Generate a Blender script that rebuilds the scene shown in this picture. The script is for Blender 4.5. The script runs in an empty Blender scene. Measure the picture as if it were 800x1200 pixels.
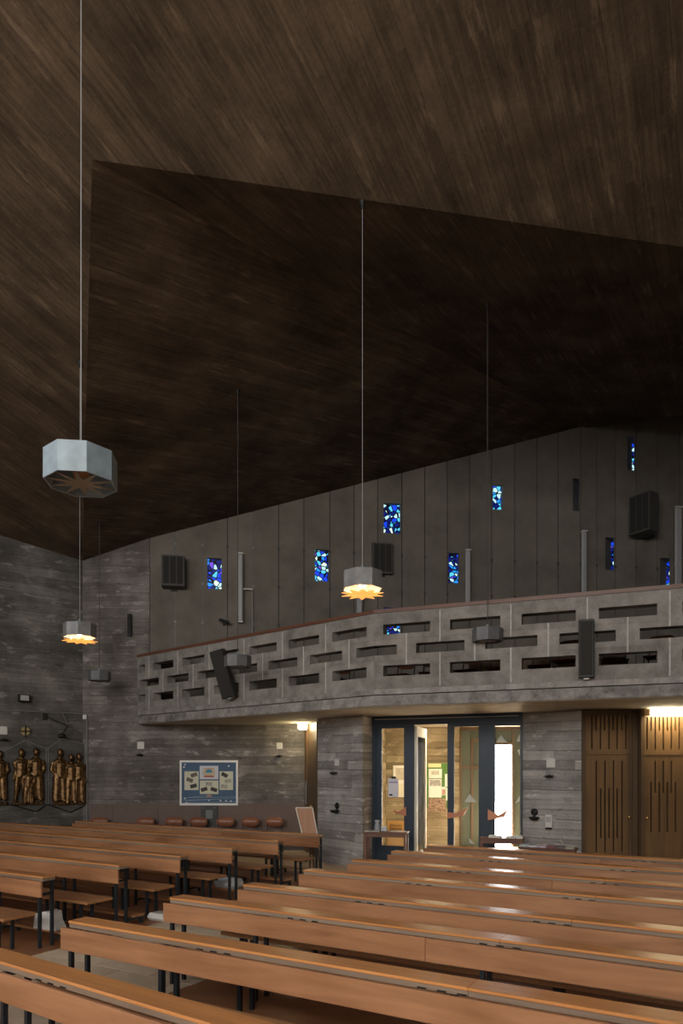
import bpy, math, random
from mathutils import Matrix, Vector
random.seed(7)
S = bpy.context.scene
COL = S.collection
EYE, F, HX, HY = 2.0, 800.0, 400.0, 900.0      # eye height (m), focal length, principal column and horizon row

# ------------------------------------------------------------------ camera, world, daylight, exposure
cam_d = bpy.data.cameras.new('camera'); cam = bpy.data.objects.new('camera', cam_d); COL.objects.link(cam)
cam.location = (0, 0, EYE); cam.rotation_euler = (math.pi/2, 0, 0)
cam_d.lens = 24.0; cam_d.sensor_width = 36.0; cam_d.shift_y = 0.25; cam_d.clip_end = 200
S.camera = cam
W = bpy.data.worlds.new('world'); S.world = W; W.use_nodes = True
W.node_tree.nodes['Background'].inputs[0].default_value = (0.92, 0.96, 1.0, 1)
W.node_tree.nodes['Background'].inputs[1].default_value = 14.0
S.view_settings.view_transform = 'Standard'; S.view_settings.look = 'None'
S.view_settings.exposure = 0.25; S.view_settings.gamma = 1.0
try: S.view_settings.use_curve_mapping = False
except Exception: pass

def area_light(name, loc, aim, sx, sy, watts, color, spread=None):
    d = bpy.data.lights.new(name, 'AREA'); d.shape = 'RECTANGLE'; d.size = sx; d.size_y = sy
    d.energy = watts; d.color = color
    if spread: d.spread = math.radians(spread)
    o = bpy.data.objects.new(name, d); COL.objects.link(o); o.location = loc
    o.rotation_euler = (Vector(aim)-Vector(loc)).to_track_quat('-Z', 'Y').to_euler()
    return o
# daylight through the big windows the nave has behind and beside the camera
area_light('daylight_altar_window', (-3.0, -7.85, 5.8), (-2.0, 2, 4.2), 11.0, 5.0, 1600, (1.0, 0.95, 0.88))
area_light('daylight_side_window', (-11.85, 2.0, 6.4), (0, 4.6, 1.5), 9.0, 4.0, 420, (0.90, 0.95, 1.0))

sun_d = bpy.data.lights.new('sun', 'SUN'); sun_d.energy = 200; sun_d.color = (1.0, .93, .80); sun_d.angle = .009
sun = bpy.data.objects.new('sun', sun_d); COL.objects.link(sun); sun.rotation_euler = (math.radians(-56), 0, math.radians(-6))

# ------------------------------------------------------------------ helpers
def P(px, py, Y): return Vector(((px-HX)*Y/F, Y, EYE+(HY-py)*Y/F))
def PX(px, Y): return (px-HX)*Y/F
def tag(o, label=None, cat=None, group=None, kind=None):
    if label: o['label'] = label
    if cat: o['category'] = cat
    if group: o['group'] = group
    if kind: o['kind'] = kind
    return o
class Fr:
    """a vertical wall frame: s along the wall (left to right as seen), off towards the viewer, z up"""
    def __init__(f, x0, y0, x1, y1):
        f.o = Vector((x0, y0, 0)); d = Vector((x1-x0, y1-y0, 0)); f.len = d.length; f.d = d.normalized()
        f.ang = math.atan2(f.d.y, f.d.x); f.n = Vector((f.d.y, -f.d.x, 0))
        f.M = Matrix.Translation(f.o) @ Matrix.Rotation(f.ang, 4, 'Z')
    def pt(f, s, off=0, z=0): return f.o + f.d*s + f.n*off + Vector((0, 0, z))
    def s(f, px, off=0):
        k = (px-HX)/F; o = f.o+f.n*off
        return (k*o.y-o.x)/(f.d.x-k*f.d.y)
    def Y(f, px, off=0): return f.o.y+f.n.y*off+f.d.y*f.s(px, off)
    def z(f, px, py, off=0): return EYE+(HY-py)*f.Y(px, off)/F
class MB:
    def __init__(m): m.v = []; m.f = []; m.sm = []
    def add(m, vs, fs, smooth=False):
        b = len(m.v); m.v += [tuple(v) for v in vs]; m.f += [tuple(i+b for i in f) for f in fs]; m.sm += [smooth]*len(fs); return m
    def hexa(m, c):   # 8 corners: bottom ring then top ring
        return m.add(c, [(3,2,1,0),(4,5,6,7),(0,1,5,4),(1,2,6,5),(2,3,7,6),(3,0,4,7)])
    def box(m, x0, x1, y0, y1, z0, z1, M=None):
        c = [Vector(p) for p in ((x0,y0,z0),(x1,y0,z0),(x1,y1,z0),(x0,y1,z0),(x0,y0,z1),(x1,y0,z1),(x1,y1,z1),(x0,y1,z1))]
        if M: c = [M@p for p in c]
        return m.hexa(c)
    def cbox(m, x0, x1, y0, y1, z0, z1, b=.004):   # chamfered box
        def ring(i, z): return [(x0+i,y0+0,z),(x1-i,y0,z),(x1,y0+i,z),(x1,y1-i,z),(x1-i,y1,z),(x0+i,y1,z),(x0,y1-i,z),(x0,y0+i,z)]
        def ins(z): return [(x0+b,y0+b,z),(x1-b,y0+b,z),(x1-b,y0+b,z),(x1-b,y1-b,z),(x1-b,y1-b,z),(x0+b,y1-b,z),(x0+b,y1-b,z),(x0+b,y0+b,z)]
        v = ins(z0)+ring(b, z0+b)+ring(b, z1-b)+ins(z1); fs = []
        for r in range(3):
            for i in range(8):
                j = (i+1)%8; fs.append((r*8+i, r*8+j, r*8+8+j, r*8+8+i))
        fs.append(tuple(range(7,-1,-1))); fs.append(tuple(range(24,32)))
        return m.add(v, fs)
    def prism(m, pts, z0, z1):   # footprint polygon (ccw), vertical
        n = len(pts); v = [(p[0],p[1],z0) for p in pts]+[(p[0],p[1],z1) for p in pts]
        return m.add(v, [tuple(range(n-1,-1,-1)), tuple(range(n,2*n))]+[(i,(i+1)%n,n+(i+1)%n,n+i) for i in range(n)])
    def plate(m, pts, y0, y1):   # outline in x,z (ccw seen from -y), thickness in y
        n = len(pts); v = [(p[0],y0,p[1]) for p in pts]+[(p[0],y1,p[1]) for p in pts]
        return m.add(v, [tuple(range(n)), tuple(range(2*n-1,n-1,-1))]+[(i,n+i,n+(i+1)%n,(i+1)%n) for i in range(n)])
    def tube(m, a, b, r0, r1=None, n=8, caps=True):
        a = Vector(a); b = Vector(b); r1 = r0 if r1 is None else r1
        q = (b-a).to_track_quat('Z', 'Y'); v = []
        for c, r in ((a, r0), (b, r1)):
            for i in range(n):
                t = 2*math.pi*i/n; v.append(c+q@Vector((r*math.cos(t), r*math.sin(t), 0)))
        m.add(v, [(i,(i+1)%n,n+(i+1)%n,n+i) for i in range(n)], True)
        if caps: m.add(v, [tuple(range(n-1,-1,-1)), tuple(range(n,2*n))])
        return m
    def lathe(m, prof, c=(0,0,0), n=16, smooth=True, axis='Z'):
        v = []
        for r, z in prof:
            for i in range(n):
                t = 2*math.pi*i/n; x, y = r*math.cos(t), r*math.sin(t)
                v.append((c[0]+x, c[1]+y, c[2]+z) if axis == 'Z' else (c[0]+x, c[1]-z, c[2]+y))
        fs = [(k*n+i, k*n+(i+1)%n, (k+1)*n+(i+1)%n, (k+1)*n+i) for k in range(len(prof)-1) for i in range(n)]
        return m.add(v, fs, smooth)
    def ball(m, c, r, sx=1, sy=1, sz=1, n=12):
        v = []; fs = []; h = n//2
        for k in range(h+1):
            a = math.pi*k/h
            for i in range(n):
                t = 2*math.pi*i/n
                v.append((c[0]+r*sx*math.sin(a)*math.cos(t), c[1]+r*sy*math.sin(a)*math.sin(t), c[2]+r*sz*math.cos(a)))
        for k in range(h):
            for i in range(n):
                j = (i+1)%n; fs.append((k*n+i, (k+1)*n+i, (k+1)*n+j, k*n+j))
        return m.add(v, fs, True)
    def mesh(m, name):
        me = bpy.data.meshes.new(name); me.from_pydata(m.v, [], m.f); me.polygons.foreach_set('use_smooth', m.sm); me.update(); return me
    def build(m, name, mat, parent=None, M=None):
        me = m.mesh(name); me.materials.append(mat); o = bpy.data.objects.new(name, me); COL.objects.link(o)
        if parent: o.parent = parent
        if M is not None: o.matrix_local = M
        return o
def box(name, mat, parent, *b, bev=None): return (MB().cbox(*b, b=bev) if bev else MB().box(*b)).build(name, mat, parent)
def empty(name, loc=(0,0,0), rz=0, M=None):
    o = bpy.data.objects.new(name, None); o.empty_display_size = .1; COL.objects.link(o)
    if M is not None: o.matrix_local = M
    else: o.location = loc; o.rotation_euler = (0, 0, rz)
    return o
def on_wall(fr, s, z, off=0, rz=0): return Matrix.Translation(fr.pt(s, off, z)) @ Matrix.Rotation(fr.ang+rz, 4, 'Z')
def copy_tree(o, parent=None):
    c = o.copy(); COL.objects.link(c); c.parent = parent
    for ch in list(o.children): copy_tree(ch, c)
    return c

# ------------------------------------------------------------------ materials
def nodes(name):
    m = bpy.data.materials.new(name); m.use_nodes = True; nt = m.node_tree
    return m, nt, nt.nodes['Principled BSDF']
def N(nt, t, **kw):
    n = nt.nodes.new(t)
    for k, v in kw.items():
        if k == 'op': n.operation = v
        else: n.inputs[k].default_value = v
    return n
def L(nt, a, b): nt.links.new(a, b)
def M2(nt, op, a, b=None, c=None):
    n = nt.nodes.new('ShaderNodeMath'); n.operation = op
    for i, x in enumerate((a, b, c)):
        if x is None: continue
        if isinstance(x, (int, float)): n.inputs[i].default_value = x
        else: nt.links.new(x, n.inputs[i])
    return n.outputs[0]
def ramp(nt, fac, stops):
    r = nt.nodes.new('ShaderNodeValToRGB'); e = r.color_ramp.elements
    while len(e) < len(stops): e.new(.5)
    for q, (p, c) in zip(e, stops): q.position = p; q.color = (*c, 1)
    nt.links.new(fac, r.inputs[0]); return r.outputs[0]
def plain(name, col, rough=.6, metal=0, spec=.5, noise=0, scale=20):
    m, nt, b = nodes(name)
    b.inputs['Base Color'].default_value = (*col, 1); b.inputs['Roughness'].default_value = rough
    b.inputs['Metallic'].default_value = metal; b.inputs['Specular IOR Level'].default_value = spec
    if noise:
        tc = N(nt, 'ShaderNodeTexCoord'); nz = N(nt, 'ShaderNodeTexNoise', Scale=scale, Detail=4.0); L(nt, tc.outputs['Object'], nz.inputs['Vector'])
        L(nt, ramp(nt, nz.outputs['Fac'], [(.25, tuple(c*(1-noise) for c in col)), (.75, tuple(min(1, c*(1+noise)) for c in col))]), b.inputs['Base Color'])
    return m
def emit(name, col, strength):
    m, nt, b = nodes(name); b.inputs['Base Color'].default_value = (*col, 1)
    b.inputs['Emission Color'].default_value = (*col, 1); b.inputs['Emission Strength'].default_value = strength
    return m
def board_concrete(name, dark, mid, light, bh=.13, up='Z', bump=.5, blotch=.6, streak=1.0, seg_amt=.10, patch=1.0, jnt=.07, blob=(.8,2.2)):
    """concrete cast against rough boards: boards run along local X, stacked along `up`"""
    m, nt, b = nodes(name); tc = N(nt, 'ShaderNodeTexCoord'); sp = N(nt, 'ShaderNodeSeparateXYZ'); L(nt, tc.outputs['Object'], sp.inputs[0])
    X = sp.outputs['X']; Z = sp.outputs[up]
    wob = N(nt, 'ShaderNodeTexNoise', Scale=.8, Detail=1.0); L(nt, tc.outputs['Object'], wob.inputs['Vector'])
    t = M2(nt, 'ADD', M2(nt, 'DIVIDE', Z, bh), M2(nt, 'MULTIPLY', wob.outputs['Fac'], .25)); idx = M2(nt, 'FLOOR', t); fr = M2(nt, 'FRACT', t)
    w1 = nt.nodes.new('ShaderNodeTexWhiteNoise'); w1.noise_dimensions = '1D'; L(nt, idx, w1.inputs['W'])
    seg = M2(nt, 'FLOOR', M2(nt, 'ADD', M2(nt, 'DIVIDE', X, 2.7), M2(nt, 'MULTIPLY', w1.outputs['Value'], 7.0)))
    w2 = nt.nodes.new('ShaderNodeTexWhiteNoise'); w2.noise_dimensions = '2D'
    cv = N(nt, 'ShaderNodeCombineXYZ'); L(nt, idx, cv.inputs[0]); L(nt, seg, cv.inputs[1]); L(nt, cv.outputs[0], w2.inputs['Vector'])
    c2 = N(nt, 'ShaderNodeCombineXYZ'); L(nt, M2(nt, 'ADD', M2(nt, 'MULTIPLY', X, .55), M2(nt, 'MULTIPLY', w2.outputs['Value'], 9)), c2.inputs[0]); L(nt, M2(nt, 'MULTIPLY', Z, 16/bh*.13), c2.inputs[1])
    st = N(nt, 'ShaderNodeTexNoise', Scale=1.6, Detail=6.0, Roughness=.65); L(nt, c2.outputs[0], st.inputs['Vector'])
    bl = N(nt, 'ShaderNodeTexNoise', Scale=.9, Detail=5.0, Roughness=.6); L(nt, tc.outputs['Object'], bl.inputs['Vector'])
    fi = N(nt, 'ShaderNodeTexNoise', Scale=26.0, Detail=3.0); L(nt, tc.outputs['Object'], fi.inputs['Vector'])
    v = M2(nt, 'MULTIPLY', w2.outputs['Value'], seg_amt)
    c3 = N(nt, 'ShaderNodeCombineXYZ'); L(nt, M2(nt, 'MULTIPLY', X, blob[0]), c3.inputs[0]); L(nt, M2(nt, 'MULTIPLY', Z, blob[1]), c3.inputs[1])
    sp2 = N(nt, 'ShaderNodeTexNoise', Scale=2.4, Detail=8.0, Roughness=.7); L(nt, c3.outputs[0], sp2.inputs['Vector'])
    v = M2(nt, 'ADD', v, M2(nt, 'MULTIPLY', st.outputs['Fac'], .55*streak)); v = M2(nt, 'ADD', v, M2(nt, 'MULTIPLY', bl.outputs['Fac'], blotch)); v = M2(nt, 'ADD', v, M2(nt, 'MULTIPLY', fi.outputs['Fac'], .14))
    tot = (seg_amt+.55*streak+blotch+.14); v = M2(nt, 'DIVIDE', v, tot)
    v = M2(nt, 'ADD', v, M2(nt, 'MULTIPLY', M2(nt, 'MAXIMUM', M2(nt, 'SUBTRACT', sp2.outputs['Fac'], .56), 0.0), 1.3*patch)); v = M2(nt, 'SUBTRACT', v, M2(nt, 'MULTIPLY', M2(nt, 'MAXIMUM', M2(nt, 'SUBTRACT', .40, sp2.outputs['Fac']), 0.0), .9*patch))
    edge = M2(nt, 'MINIMUM', fr, M2(nt, 'SUBTRACT', 1.0, fr)); joint = M2(nt, 'MULTIPLY', M2(nt, 'SUBTRACT', 1.0, M2(nt, 'MINIMUM', M2(nt, 'MULTIPLY', edge, 12.0), 1.0)), M2(nt, 'MINIMUM', M2(nt, 'MULTIPLY', M2(nt, 'MAXIMUM', M2(nt, 'SUBTRACT', st.outputs['Fac'], .46), 0.0), 8.0), 1.0))
    v = M2(nt, 'SUBTRACT', v, M2(nt, 'MULTIPLY', joint, jnt))
    L(nt, ramp(nt, v, [(.34, dark), (.5, mid), (.68, light)]), b.inputs['Base Color'])
    b.inputs['Roughness'].default_value = .85; b.inputs['Specular IOR Level'].default_value = .25
    h = M2(nt, 'ADD', M2(nt, 'MULTIPLY', w2.outputs['Value'], .25), M2(nt, 'ADD', M2(nt, 'MULTIPLY', st.outputs['Fac'], .5), M2(nt, 'MULTIPLY', fi.outputs['Fac'], .25)))
    h = M2(nt, 'SUBTRACT', h, M2(nt, 'MULTIPLY', joint, .35))
    bp = N(nt, 'ShaderNodeBump', Strength=bump, Distance=.02); L(nt, h, bp.inputs['Height']); L(nt, bp.outputs[0], b.inputs['Normal'])
    return m
def rough_concrete(name, dark, light, scale=2.2, bump=.3):
    m, nt, b = nodes(name); tc = N(nt, 'ShaderNodeTexCoord'); oi = N(nt, 'ShaderNodeObjectInfo')
    a = N(nt, 'ShaderNodeTexNoise', Scale=scale, Detail=7.0, Roughness=.65); L(nt, tc.outputs['Object'], a.inputs['Vector'])
    p = N(nt, 'ShaderNodeTexNoise', Scale=38.0, Detail=3.0); L(nt, tc.outputs['Object'], p.inputs['Vector'])
    v = M2(nt, 'ADD', M2(nt, 'MULTIPLY', a.outputs['Fac'], .8), M2(nt, 'MULTIPLY', p.outputs['Fac'], .2)); v = M2(nt, 'ADD', v, M2(nt, 'MULTIPLY', M2(nt, 'SUBTRACT', oi.outputs['Random'], .5), .09))
    pit = M2(nt, 'GREATER_THAN', p.outputs['Fac'], .70)
    v = M2(nt, 'SUBTRACT', v, M2(nt, 'MULTIPLY', pit, .18))
    L(nt, ramp(nt, v, [(.32, dark), (.66, light)]), b.inputs['Base Color']); b.inputs['Roughness'].default_value = .9; b.inputs['Specular IOR Level'].default_value = .2
    bp = N(nt, 'ShaderNodeBump', Strength=bump, Distance=.015); L(nt, v, bp.inputs['Height']); L(nt, bp.outputs[0], b.inputs['Normal'])
    return m
def wood(name, dark, light, rough=.45, axis='X', scale=1.0, vary=.12, spec=.5, grain=14.0, coat=0):
    m, nt, b = nodes(name); tc = N(nt, 'ShaderNodeTexCoord'); oi = N(nt, 'ShaderNodeObjectInfo')
    mp = N(nt, 'ShaderNodeMapping'); mp.inputs['Scale'].default_value = {'X': (.7, grain, grain), 'Z': (grain, grain, .7)}[axis]
    L(nt, tc.outputs['Object'], mp.inputs['Vector'])
    off = N(nt, 'ShaderNodeVectorMath'); off.operation = 'ADD'; L(nt, mp.outputs[0], off.inputs[0])
    sc = M2(nt, 'MULTIPLY', oi.outputs['Random'], 37.0); cv = N(nt, 'ShaderNodeCombineXYZ'); L(nt, sc, cv.inputs[0]); L(nt, sc, cv.inputs[1]); L(nt, cv.outputs[0], off.inputs[1])
    a = N(nt, 'ShaderNodeTexNoise', Scale=1.3*scale, Detail=6.0, Roughness=.6, Distortion=.5); L(nt, off.outputs[0], a.inputs['Vector'])
    c = N(nt, 'ShaderNodeTexNoise', Scale=1.1, Detail=3.0); L(nt, tc.outputs['Object'], c.inputs['Vector'])
    v = M2(nt, 'ADD', M2(nt, 'MULTIPLY', a.outputs['Fac'], .6), M2(nt, 'MULTIPLY', c.outputs['Fac'], .4))
    v = M2(nt, 'ADD', v, M2(nt, 'MULTIPLY', M2(nt, 'SUBTRACT', oi.outputs['Random'], .5), vary*2))
    L(nt, ramp(nt, v, [(.3, dark), (.7, light)]), b.inputs['Base Color'])
    L(nt, M2(nt, 'ADD', rough-.1, M2(nt, 'MULTIPLY', c.outputs['Fac'], .2)), b.inputs['Roughness']); b.inputs['Specular IOR Level'].default_value = spec
    bp = N(nt, 'ShaderNodeBump', Strength=.12, Distance=.004); L(nt, a.outputs['Fac'], bp.inputs['Height']); L(nt, bp.outputs[0], b.inputs['Normal'])
    return m
def clear_glass(name, tint=(1,1,1), diff=None, amount=0.0, refl=.08):
    m = bpy.data.materials.new(name); m.use_nodes = True; nt = m.node_tree; nt.nodes.clear(); o = nt.nodes.new('ShaderNodeOutputMaterial')
    t = N(nt, 'ShaderNodeBsdfTransparent'); t.inputs[0].default_value = (*tint, 1); g = N(nt, 'ShaderNodeBsdfGlossy', Roughness=.12)
    fz = N(nt, 'ShaderNodeFresnel', IOR=1.08); mx = nt.nodes.new('ShaderNodeMixShader'); L(nt, fz.outputs[0], mx.inputs[0]); L(nt, t.outputs[0], mx.inputs[1]); L(nt, g.outputs[0], mx.inputs[2]); last = mx
    if diff:
        d = N(nt, 'ShaderNodeBsdfDiffuse'); d.inputs[0].default_value = (*diff, 1); m2 = nt.nodes.new('ShaderNodeMixShader'); m2.inputs[0].default_value = amount
        L(nt, t.outputs[0], m2.inputs[1]); L(nt, d.outputs[0], m2.inputs[2]); last = m2
    L(nt, last.outputs[0], o.inputs[0]); return m
def stained(name):
    m, nt, b = nodes(name); tc = N(nt, 'ShaderNodeTexCoord'); oi = N(nt, 'ShaderNodeObjectInfo')
    ad = N(nt, 'ShaderNodeVectorMath'); ad.operation = 'ADD'; L(nt, tc.outputs['Object'], ad.inputs[0])
    r = M2(nt, 'MULTIPLY', oi.outputs['Random'], 53.0); cv = N(nt, 'ShaderNodeCombineXYZ'); L(nt, r, cv.inputs[0]); L(nt, r, cv.inputs[2]); L(nt, cv.outputs[0], ad.inputs[1])
    v1 = nt.nodes.new('ShaderNodeTexVoronoi'); v1.inputs['Scale'].default_value = 9.0; L(nt, ad.outputs[0], v1.inputs['Vector'])
    v2 = nt.nodes.new('ShaderNodeTexVoronoi'); v2.feature = 'DISTANCE_TO_EDGE'; v2.inputs['Scale'].default_value = 9.0; L(nt, ad.outputs[0], v2.inputs['Vector'])
    sp = N(nt, 'ShaderNodeSeparateColor'); L(nt, v1.outputs['Color'], sp.inputs[0])
    rp = nt.nodes.new('ShaderNodeValToRGB'); rp.color_ramp.interpolation = 'CONSTANT'; e = rp.color_ramp.elements
    cs = [(0, (.004,.01,.16)), (.3, (.01,.06,.85)), (.5, (.02,.30,1.0)), (.64, (.10,.62,.95)), (.76, (.55,.92,1.0)), (.87, (.16,.08,.75)), (.94, (.75,.98,.8))]
    while len(e) < len(cs): e.new(.5)
    for q, (p, c) in zip(e, cs): q.position = p; q.color = (*c, 1)
    L(nt, sp.outputs['Red'], rp.inputs[0]); L(nt, rp.outputs[0], b.inputs['Emission Color'])
    L(nt, M2(nt, 'MULTIPLY', M2(nt, 'GREATER_THAN', v2.outputs['Distance'], .085), .95), b.inputs['Emission Strength'])
    b.inputs['Base Color'].default_value = (.01,.012,.02,1); b.inputs['Roughness'].default_value = .3
    return m

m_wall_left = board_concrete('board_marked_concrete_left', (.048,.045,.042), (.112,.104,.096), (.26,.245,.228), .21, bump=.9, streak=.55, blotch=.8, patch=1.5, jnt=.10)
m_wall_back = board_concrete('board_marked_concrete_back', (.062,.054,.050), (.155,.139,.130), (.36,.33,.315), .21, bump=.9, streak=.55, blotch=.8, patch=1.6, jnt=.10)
m_pillar = board_concrete('board_marked_concrete_pier', (.13,.122,.116), (.33,.312,.30), (.62,.59,.57), .18, bump=1.3, streak=.7, patch=1.6, seg_amt=.2, jnt=.2)
m_lobby = board_concrete('board_marked_concrete_lobby', (.11,.085,.045), (.27,.215,.13), (.48,.40,.27), .18, bump=1.2, streak=.7, patch=1.5, seg_amt=.2, jnt=.15)
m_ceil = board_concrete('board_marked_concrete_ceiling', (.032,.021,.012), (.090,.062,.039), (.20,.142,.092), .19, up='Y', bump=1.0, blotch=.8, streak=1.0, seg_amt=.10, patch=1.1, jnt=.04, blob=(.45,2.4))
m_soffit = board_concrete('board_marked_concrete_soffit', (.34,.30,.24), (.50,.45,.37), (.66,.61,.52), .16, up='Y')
m_block = rough_concrete('cast_concrete_block', (.15,.141,.132), (.36,.338,.315), 3.0)
m_beam = rough_concrete('rough_concrete_beam', (.13,.12,.115), (.46,.43,.41), 3.6, .8)
m_mortar = rough_concrete('pale_mortar', (.36,.345,.33), (.62,.60,.57), 8)
m_panel = rough_concrete('grey_wall_panel', (.140,.123,.106), (.232,.208,.180), 1.2, .1)
m_seam = plain('galvanised_strip', (.22,.22,.21), .5, .3)
m_dark = plain('dark_void', (.012,.011,.010), .9)
m_pew_top = wood('pew_plank_varnished', (.44,.170,.052), (.70,.31,.105), .31, vary=.03, spec=.5, grain=18)
m_pew_board = wood('pew_board', (.20,.082,.034), (.50,.245,.120), .40, grain=7, vary=.02)
m_pew_strip = wood('pew_weathered_strip', (.17,.11,.075), (.33,.24,.17), .6, grain=22)
m_pew_edge = wood('pew_seat_wood', (.26,.11,.045), (.46,.23,.10), .42, grain=16)
m_deck = wood('floor_deck_wood', (.20,.075,.03), (.36,.16,.07), .45, grain=6)
m_steel = plain('blue_black_steel', (.022,.028,.035), .42, .3)
m_floor = rough_concrete('beige_stone', (.46,.35,.25), (.66,.53,.40), 1.5, .06)
m_rail = wood('handrail_wood', (.10,.04,.024), (.20,.085,.05), .4)
m_oak = wood('oak_door', (.105,.056,.023), (.22,.125,.055), .5, 'Z', grain=16, vary=.05)
m_oakd = wood('oak_frame', (.065,.038,.02), (.13,.080,.042), .5, 'Z', grain=16, vary=.05)
m_blue_steel = plain('door_frame_blue', (.018,.033,.055), .45, .1)
m_cream = plain('cream_door_edge', (.80,.78,.68), .5)
m_glass = clear_glass('clear_glass')
m_tint = clear_glass('grey_green_glass', (.045,.052,.042), (.20,.22,.17), .45)
m_zinc = plain('galvanised_sheet', (.24,.30,.345), .5, .15, noise=.22, scale=9)
m_zinc_mid = plain('mid_grey_sheet', (.20,.20,.205), .5, .15, noise=.25, scale=9)  # mid grey tone for two of the lamp housings
m_black = plain('black_plastic', (.014,.014,.014), .5)
m_iron = plain('black_iron', (.016,.015,.014), .55, .3)
m_grille = plain('speaker_cloth', (.028,.026,.024), .9)
m_slat = plain('speaker_slat', (.075,.07,.065), .7)
m_white = plain('white_plate', (.66,.65,.62), .6)
m_lampgrey = plain('lamp_cover_grey', (.42,.42,.43), .4)
m_bronze = plain('bronze', (.17,.098,.043), .42, .8, noise=.85, scale=16)
m_gold = plain('old_gold', (.46,.34,.16), .5, .4)
m_plaque = board_concrete('plaque_concrete', (.06,.057,.053), (.10,.095,.09), (.17,.16,.15), .3)
m_pale = plain('pale_frame_strip', (.22,.22,.21), .6)
m_chair = wood('chair_plywood', (.19,.07,.038), (.30,.125,.07), .35, spec=.5)
m_copper = plain('copper_plate', (.50,.22,.13), .35, .6)
m_dado = plain('dado_panel', (.135,.085,.068), .55, noise=.15, scale=3)
m_paper = plain('paper', (.80,.79,.72), .8)
m_papery = plain('yellow_paper', (.78,.68,.36), .8)
m_star_lit = emit('lit_star_diffuser', (1.0, .40, .085), 1.05)
m_bulb_lit = emit('lit_bulb', (1.0, .72, .34), 5.0)
m_star_off = plain('star_plate', (.30,.27,.23), .45, .3)
m_bulb_off = plain('amber_bulb', (.62,.30,.13), .35)
m_fluor = emit('fluorescent_lamp', (1.0, .88, .58), 26.0)
m_stained = stained('blue_stained_glass')
m_red = plain('red_cloth', (.22,.035,.025), .8)

# ------------------------------------------------------------------ plan of the room
def zN(x, y): return 10.55-.0092*x-.2151*y
A = Vector((-6.29,16.6,7.04)); B = Vector((-2.83,7.75,8.91)); C = Vector((4.35,8.70,8.64)); E = Vector((6.44,18.41,11.2)); D = Vector((9.45,18.9,12.04))
def zA(x, y): return 7.04+.338*(x+6.29)-.0791*(y-16.6)
def zB(x, y): return 8.91-.0746*(x+2.83)+.28*(y-7.75)
def ceil_z(x, y): return max(zN(x, y), min(zA(x, y), zB(x, y)))

FL = Fr(-12, 12.3, -6.29, 16.6)            # left wall with the reliefs
FB = Fr(-6.29, 16.6, .6, 16.6)             # concrete back wall
FG = Fr(-4.67, 16.6, 12.0, 19.31)          # panelled wall of the gallery
P0, P1 = Vector((-4.87,16.3,0)), Vector((.555,11.68,0)); P2 = P1+Vector((4.445,-1.68,0))*1.7
FPL = Fr(P0.x, P0.y, P1.x, P1.y); FPR = Fr(P1.x, P1.y, P2.x, P2.y)
FD = Fr(PX(437,14.0), 14.0, PX(612,12.9), 12.9)      # glass door front
FR_ = Fr(PX(612,12.9), 12.9, PX(685,12.2), 12.2)     # pier right of the doors
FC = Fr(PX(685,12.2), 12.2, 8.6, 12.2)               # confessional front
SOF = 3.05

def struct(o): o['kind'] = 'structure'; return o
def poly_obj(name, pts, mat, bdir):
    """planar polygon whose boards run along bdir (a plan direction)"""
    a = math.atan2(bdir[1], bdir[0]); M = Matrix.Rotation(a, 4, 'Z'); Mi = M.inverted()
    m = MB(); m.add([Mi@Vector(p) for p in pts], [tuple(range(len(pts)))])
    return struct(m.build(name, mat, None, M))
def up(p, z): return (p[0], p[1], z)
# ceiling: one plane over the nave, two darker planes folding up to the gallery
CB = B+(C-B)*2.3
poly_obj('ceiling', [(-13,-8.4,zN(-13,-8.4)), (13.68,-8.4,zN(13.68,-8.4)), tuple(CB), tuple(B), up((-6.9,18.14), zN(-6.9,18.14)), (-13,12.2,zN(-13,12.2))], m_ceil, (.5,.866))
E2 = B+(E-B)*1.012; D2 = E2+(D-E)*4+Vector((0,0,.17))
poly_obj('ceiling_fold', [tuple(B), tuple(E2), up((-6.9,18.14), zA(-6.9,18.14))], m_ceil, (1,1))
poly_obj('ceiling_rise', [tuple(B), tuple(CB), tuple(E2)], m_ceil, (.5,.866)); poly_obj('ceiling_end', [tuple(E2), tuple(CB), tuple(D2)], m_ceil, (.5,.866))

# floor
fl = struct(MB().box(-13, 13.7, -8.4, 17.6, -.2, 0).build('floor', m_floor))
tm = MB().cbox(-.372,.372,-.247,.247,0,.005,b=.003).mesh('tile'); tm.materials.append(m_floor)
RM = Matrix.Rotation(math.radians(-30), 4, 'Z'); nt_ = 0
for i in range(-9, 3):
    for j in range(5, 22):
        p = RM@Vector((.75*i+(.375 if j%2 else 0), .5*j, 0))
        if p.y < 3.3 or p.y > 9.5 or abs(p.x/p.y) > .56 or p.x > .9: continue
        o = bpy.data.objects.new('tile', tm); COL.objects.link(o); o.parent = fl; o.location = p; o.rotation_euler = (0,0,math.radians(-30))

# left wall and concrete back wall (run a little above the ceiling planes)
def wall(name, fr, s0, s1, z0, zt0, zt1, mat, th=.3, kind=True):
    m = MB(); m.hexa([(s0,0,z0),(s1,0,z0),(s1,th,z0),(s0,th,z0),(s0,0,zt0),(s1,0,zt1),(s1,th,zt1),(s0,th,zt0)])
    o = m.build(name, mat, None, fr.M)
    return struct(o) if kind else o
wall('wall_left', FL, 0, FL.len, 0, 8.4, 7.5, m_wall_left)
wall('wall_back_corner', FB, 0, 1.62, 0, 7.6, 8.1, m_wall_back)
wall('wall_back', FB, 1.62, FB.len, 0, 3.2, 3.2, m_wall_back)
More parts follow.
